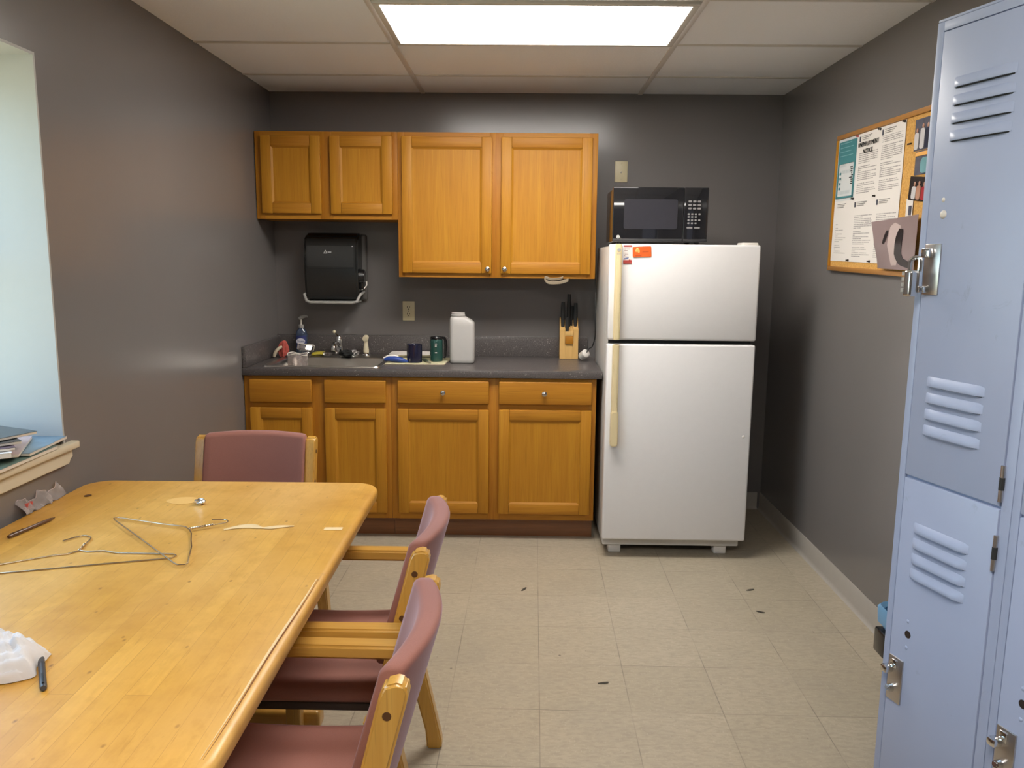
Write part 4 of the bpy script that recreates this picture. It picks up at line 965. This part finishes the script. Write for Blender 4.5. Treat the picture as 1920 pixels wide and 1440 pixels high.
flatpatch('bare_patch', [(-.54, 2.097), (-.49, 2.099)], lambda u: .022, 'residue', 'pale rectangular bare chip by the edge', .0007)
flatpatch('worn_spot', [(-1.08, 2.33), (-1.03, 2.335), (-.99, 2.32)], lambda u: .075 * math.sin(PI * (.08 + .84 * u)), 'residue_thin', 'pale worn spot', .0005)
flatpatch('burn_mark', [(-1.352, 2.362), (-1.344, 2.370), (-1.336, 2.376)], lambda u: .020 * math.sin(PI * (.1 + .8 * u)), 'knot', 'small dark burn mark', .0012)

ew = [(-.4715 + .0012 * math.sin(7 * k), 1.75 - .052 * k) for k in range(14)]
flatpatch('edge_wear', ew, lambda u: .0045 * math.sin(PI * min(1, .06 + u)) + .001, 'residue', 'pale worn line along the front edge', .0008)
flatpatch('edge_crack', [(x + .0045, y) for x, y in ew], lambda u: .0024 * math.sin(PI * (.04 + .92 * u)), 'oak_dark', 'dark crack along the front edge', .0006)
# things on the table
def pen(label, a, b_, mat, rr):
    a, b_ = Vector(a), Vector(b_); d = (b_ - a); ln = d.length; rz = math.atan2(d.y, d.x)
    r = thing('pen', label, 'pen', (a.x, a.y, TZ + .001), (0, 0, rz), 'pens on the table')
    MB().tube([(0, 0, rr), (.004, 0, rr), (ln * .62, 0, rr)], [rr * .85, rr, rr], mat, 12).build('barrel', r)
    MB().tube([(ln * .62, 0, rr), (ln * .9, 0, rr), (ln * .94, 0, rr), (ln, 0, rr)], [rr * 1.06, rr * .9, rr * .6, rr * .25], mat, 12).build('tip', r)
    MB().box((ln * .05, -rr * .35, rr * 1.9), (ln * .3, rr * .35, rr * 2.35), 'black_matte' if mat == 'grey_pen' else mat, .0005).build('clip', r)
pen('slim brown pen lying near the wall on the far left of the table', (-1.345, 1.985), (-1.316, 2.145), 'brown_pen', .0050)
pen('dark grey pen lying beside the crumpled tissue on the table', (-.812, 1.252), (-.893, 1.378), 'grey_pen', .0058)
r = thing('tissue', 'crumpled white paper tissue lying on the near left of the table', 'tissue', (-.965, 1.345, TZ + .001))
rnd = random.Random(4); ph = [rnd.uniform(0, 6.3) for _ in range(12)]
def tis(u, v):
    kk = math.sqrt(1 - .42 * (2 * v - 1) ** 2); k2 = math.sqrt(1 - .42 * (2 * u - 1) ** 2); x, y = (u - .5) * .215 * kk, (v - .5) * .140 * k2
    e = max(0, 1 - (2 * u - 1) ** 2) * max(0, 1 - (2 * v - 1) ** 2)
    h = .036 * e ** .5 * (1 + .28 * math.sin(11 * u + ph[0] + 5 * v) + .22 * abs(math.sin(9 * v + ph[1] - 6 * u)) + .14 * abs(math.sin(16 * u + 9 * v + ph[2]))) + .007 * abs(math.sin(15 * u - 13 * v + ph[3])) * e ** .3 + .005 * abs(math.sin(24 * u + 17 * v + ph[8])) * e ** .3 - .007 * (1 - abs(math.sin(8 * u + 10 * v + ph[9]))) ** 2 * e
    ex = .014 * math.sin(6 * v + ph[4]) + .003 * math.sin(15 * v + ph[5]); ey = .012 * math.sin(7 * u + ph[6]) + .003 * math.sin(17 * u + ph[7])
    return (x + ex * abs(2 * u - 1), y + ey * abs(2 * v - 1), .001 + max(0, h))
b = MB(); b.sheet(tis, 46, 34, .0006, 'tissue', RZ(-.25)); b.build('paper', r, ang=22)
def twist(a, b_, turns, rr):
    a, b_ = Vector(a), Vector(b_); d = (b_ - a).normalized(); s_ = Vector((-d.y, d.x, 0)); out = []
    n = turns * 10
    for k in range(n + 1):
        t_ = k / n; an = 2 * PI * turns * t_; out.append(a.lerp(b_, t_) + rr * (math.cos(an) * s_ + math.sin(an) * Vector((0, 0, 1))))
    return out
def hanger(label, A, NK, D, hook, E, loc_z=.0):
    r = thing('wire_hanger', label, 'hanger', (NK[0], NK[1], TZ), (0, 0, 0), 'wire hangers on the table')
    z = TZ + .0022 + loc_z; V = lambda p, dz=0: (p[0], p[1], z + dz)
    b = MB(); b.tube([V(p) for p in E], .0018, 'wire', 8); b.build('frame_wire', r, True)
    b = MB(); b.tube(smooth([V(p, .001) for p in hook], 6), .0018, 'wire', 8); b.build('hook', r, True)
    b = MB(); b.tube(twist(V(NK, .0015), V(hook[1] if len(hook) > 2 else hook[0], .0015), 5, .0022), .0014, 'wire', 6); b.tube(twist(V(NK, .0015), V(hook[1], .0015), 5, -.0022), .0014, 'wire', 6); b.build('twisted_neck', r, True)
hanger('wire clothes hanger at the table centre with its hook towards the fridge', None, (-.900, 2.062), None,
       [(-.900, 2.062), (-.845, 2.098), (-.822, 2.115), (-.818, 2.128), (-.832, 2.143), (-.868, 2.141)],
       [(-.900, 2.062), (-.918, 2.082), (-1.00, 2.105), (-1.12, 2.146), (-1.140, 2.150), (-1.148, 2.144), (-1.138, 2.130), (-.985, 1.974), (-.835, 1.820), (-.822, 1.810), (-.806, 1.812), (-.803, 1.822), (-.838, 1.93), (-.858, 1.975), (-.880, 2.03), (-.900, 2.062)], .0042)
hanger('wire clothes hanger lying left on the table with its hook towards the wall', None, (-1.112, 1.905), None,
       [(-1.112, 1.905), (-1.122, 1.950), (-1.128, 1.985), (-1.140, 2.003), (-1.165, 2.008), (-1.192, 1.968)],
       [(-1.112, 1.905), (-1.09, 1.898), (-1.05, 1.905), (-1.01, 1.892), (-.868, 1.890), (-.856, 1.880), (-.860, 1.864), (-1.0, 1.822), (-1.20, 1.758), (-1.330, 1.716), (-1.345, 1.722), (-1.338, 1.740), (-1.251, 1.806), (-1.16, 1.868), (-1.13, 1.880), (-1.112, 1.905)])
r = thing('foil_ball', 'small crumpled silver foil ball near the far end of the table', 'foil', (-.965, 2.30, TZ + .0005))
b = MB(); b.sheet(blob(21, .017, .013, .009, .13), 24, 12, 0, 'foil'); b.build('foil', r, ang=12)
r = thing('plastic_wrapper', 'crinkled clear plastic wrapper tucked between the table and the left wall', 'wrapper', (-1.423, 2.27, TZ + .002))
def wrp(u, v):
    y = (u - .5) * .20; return (.012 - .028 * v + .004 * math.sin(25 * u + 4 * v), y, .002 + .040 * v * (.75 + .25 * math.sin(14 * u)) + .003 * math.sin(40 * u))
b = MB(); b.sheet(wrp, 30, 6, .0006, 'milky_film'); b.tube([wrp(k / 30, 1) for k in range(31)], .0009, 'page_pale', 5); b.build('film', r)
b = MB(); b.box((-.012, -.075, .006), (-.002, -.045, .026), 'red_print', .002); b.sphere((-.004, -.066, .02), .003, 'white_plastic', n=8); b.build('printed_end', r)

# magazines on the sill
def mag(label, x, y, z, rz, mat, w_=.20, l=.27, th=.006, tilt=(0, 0)):
    r = thing('magazine', label, 'magazine', (x, y, z), (tilt[0], tilt[1], rz), 'magazines on the window sill')
    MB().box((-w_ / 2, -l / 2, 0), (w_ / 2, l / 2, th), 'pages', .0008, 1).build('pages', r)
    b = MB(); b.sheet(lambda u, v: ((u - .5) * w_ * 1.01, (v - .5) * l * 1.005, th + .0009 + .002 * max(0, u - .7) * math.sin(9 * v)), 8, 8, .0008, mat); b.build('cover', r)
zs = WZ0 + .001
mag('lowest magazine with a green cover along the sill edge', -1.515, 2.20, zs, .03, 'green_cover', .205, .30, .010)
mag('blue covered magazine at the far end of the window sill', -1.514, 2.315, zs + .0130, .10, 'blue_cover', .180, .23, .008)
mag('pinkish white magazine fanned over the blue one on the sill', -1.545, 2.235, zs + .0235, .42, 'pink_cover', .18, .25, .008)
mag('thick pale magazine lying open in the middle of the sill pile', -1.550, 2.165, zs + .0345, .58, 'paper', .19, .265, .014)
mag('plum coloured magazine near the top of the sill pile', -1.562, 2.165, zs + .0515, .70, 'plum_cover', .20, .265, .007)
mag('dark glossy magazine second from the top of the sill pile', -1.566, 2.185, zs + .0615, .82, 'black_cover', .19, .265, .007)
mag('topmost dark magazine of the pile on the window sill', -1.572, 2.215, zs + .0715, 1.15, 'black_cover', .19, .27, .007)

# ------------------------------------------------------------------ chairs (local: front is -x, back is +x)
def make_chair():
    r = thing('armchair', 'mauve upholstered wooden armchair on the right side of the table, the farther of two', 'chair', (-.472, 1.992, 0), (0, 0, 0), 'upholstered wooden armchairs around the table')
    # seat cushion
    b = MB(); n = 16; R = []
    for i in range(n + 1):
        u = i / n; x = -.265 + .435 * u; dish = .010 * (2 * u - 1) ** 2; ft = 1 - max(0, .12 - u) / .12 * .0
        e = math.sqrt(max(0, 1 - max(0, (abs(2 * u - 1) - .86) / .14) ** 2)); top = .466 + dish - .030 * (1 - e); bot = .400 + .012 * (1 - e)
        hw = .205 - .012 * (1 - e)
        R.append([(x, p[0], p[1]) for p in rrect(-hw, bot, hw, top, min(.024, (top - bot) * .45), 5)])
    b.rings(R, 'upholstery'); b.build('seat', r, ang=50)
    b = MB(); b.box((-.235, -.190, .378), (.15, .190, .402), 'rail_brown', .004); b.box((-.225, -.236, .380), (-.200, .236, .400), 'rail_brown', .002); b.box((.122, -.236, .372), (.146, .236, .396), 'rail_brown', .002); b.build('seat_rail', r)
    # curved back
    b = MB(); R = []; ny = 22
    for k in range(ny + 1):
        q = -1 + 2 * k / ny; y = .190 * math.sin(q * PI / 2) if abs(q) > .8 else .190 * q * math.sin(.4 * PI) / .8
        c_ = 1 - (y / .190) ** 2; e = math.sqrt(max(0, 1 - max(0, (abs(y) - .178) / .012) ** 2)) if abs(y) > .178 else 1
        th = (.044 + .004 * c_); ins = .007 * (1 - e); ring_ = []
        for px_, pz_ in rrect(ins, .500 + ins, th - ins, .815 + .004 * c_ - ins, .0145, 5):
            v = (pz_ - .5) / .318; ring_.append((.118 + .090 * v + .034 * c_ + px_, y, pz_))
        R.append(ring_)
    b.rings(R, 'upholstery'); b.build('backrest', r, ang=60)
    for s in (-1, 1):
        y0, y1 = (s * .190, s * .228); lo, hi = min(y0, y1), max(y0, y1)
        b = MB(); b.prism([(.108, .360), (.152, .360), (.258, .770), (.262, .790), (.256, .803), (.242, .806), (.222, .800), (.214, .785)], lo, hi, 'beech_z', 'y', .005, 3)
        p = b.build('back_post', r)
        for x, z in ((.2265, .750), (.196, .640), (.170, .545)):
            b = MB(); b.cyl((x, s * .2275, z), (x, s * .2290, z), .0075, 'knot', n=16); b.build('bolt_cap', p)
        lo, hi = sorted((s * .228, s * .274))
        b = MB(); b.box((-.235, lo + .003, 0), (-.190, hi - .003, .603), 'beech_z', .006, 3); b.build('front_leg', r)
        b = MB(); b.prism([(.195, 0), (.240, 0), (.239, .03), (.160, .400), (.105, .400), (.190, .06)], lo + .003, hi - .003, 'beech_z', 'y', .005, 3); b.build('rear_leg', r)
        b = MB(); b.prism([(-.265, .600), (.205, .600), (.208, .632), (-.262, .632), (-.272, .622), (-.272, .608)], lo, hi, 'beech_x', 'y', .006, 3); b.build('armrest', r)
    return r
ch = make_chair()
dup(ch, 'mauve upholstered wooden armchair nearest the camera on the right side of the table', (-.434, 1.412, 0), (0, 0, rad(-1)))
dup(ch, 'mauve upholstered wooden armchair facing us at the far end of the table before the cabinets', (-1.008, 2.715, 0), (0, 0, rad(90)))

# ------------------------------------------------------------------ floor crumbs
for k, (x, y, rz, lb) in enumerate(((1.05, 3.45, .2, 'dark leaf scrap on the floor near the right wall'), (1.03, 3.22, -.6, 'second dark scrap on the floor nearer the lockers'), (.02, 3.42, 1.0, 'dark crumb on the floor in front of the right base cabinet'), (.30, 2.62, .1, 'thin dark scrap in the middle of the open floor'))):
    b = MB(); b.sheet(lambda u, v: ((u - .5) * .038, (v - .5) * .012 * math.sin(PI * (.1 + .8 * u)), .0015 + .003 * u * u), 6, 2, .001, 'debris')
    o = b.build('leaf_scrap'); o.location = (x, y, .0005); o.rotation_euler = (0, 0, rz); o['label'] = lb; o['category'] = 'debris'; o['group'] = 'scraps on the floor'

# ------------------------------------------------------------------ daylight and camera
wd = bpy.data.worlds.new('World'); SC.world = wd; wd.use_nodes = True; nt = wd.node_tree
bg = nt.nodes['Background']; tc = N(nt, 'ShaderNodeTexCoord'); s = N(nt, 'ShaderNodeSeparateXYZ'); L(nt, tc.outputs['Generated'], s.inputs[0])
colr = ramp(nt, math_n(nt, 'MULTIPLY_ADD', s.outputs[2], .5, .5), [(.40, (.62, .62, .48)), (.50, (.50, .60, .56)), (.60, (.50, .74, .98)), (.85, (.46, .72, 1.15))])
L(nt, colr, bg.inputs[0]); bg.inputs[1].default_value = 7.0
pl = bpy.data.lights.new('window_daylight', 'AREA'); pl.shape = 'RECTANGLE'; pl.size = WZ1 - WZ0; pl.size_y = WY1 - WY0
po = bpy.data.objects.new('window_daylight', pl); COL.objects.link(po)
po.location = (XL - DEEP - .05, (WY0 + WY1) / 2, (WZ0 + WZ1) / 2); po.rotation_euler = (0, rad(-90), 0); pl.cycles.is_portal = True

cam = bpy.data.cameras.new('Camera'); co = bpy.data.objects.new('Camera', cam); COL.objects.link(co); SC.camera = co
cam.sensor_fit = 'HORIZONTAL'; cam.sensor_width = 36; cam.lens = 1491.45 * 36 / 1920; cam.clip_start = .05
Rw = Matrix(((0.999856, 0.014057, 0.009551), (-0.011612, 0.154711, 0.987892), (-0.01241, 0.98786, -0.154852)))   # right, up, forward
co.matrix_world = Matrix(((Rw[0][0], Rw[1][0], -Rw[2][0], 0), (Rw[0][1], Rw[1][1], -Rw[2][1], 0), (Rw[0][2], Rw[1][2], -Rw[2][2], 1.47934), (0, 0, 0, 1)))
vs = SC.view_settings; SC.display_settings.display_device = 'sRGB'; vs.view_transform = 'Standard'; vs.look = 'None'; vs.exposure = 0; vs.gamma = 1; vs.use_curve_mapping = False
SC.cycles.use_denoising = True; SC.cycles.max_bounces = 10; SC.cycles.diffuse_bounces = 5; SC.cycles.sample_clamp_indirect = 8
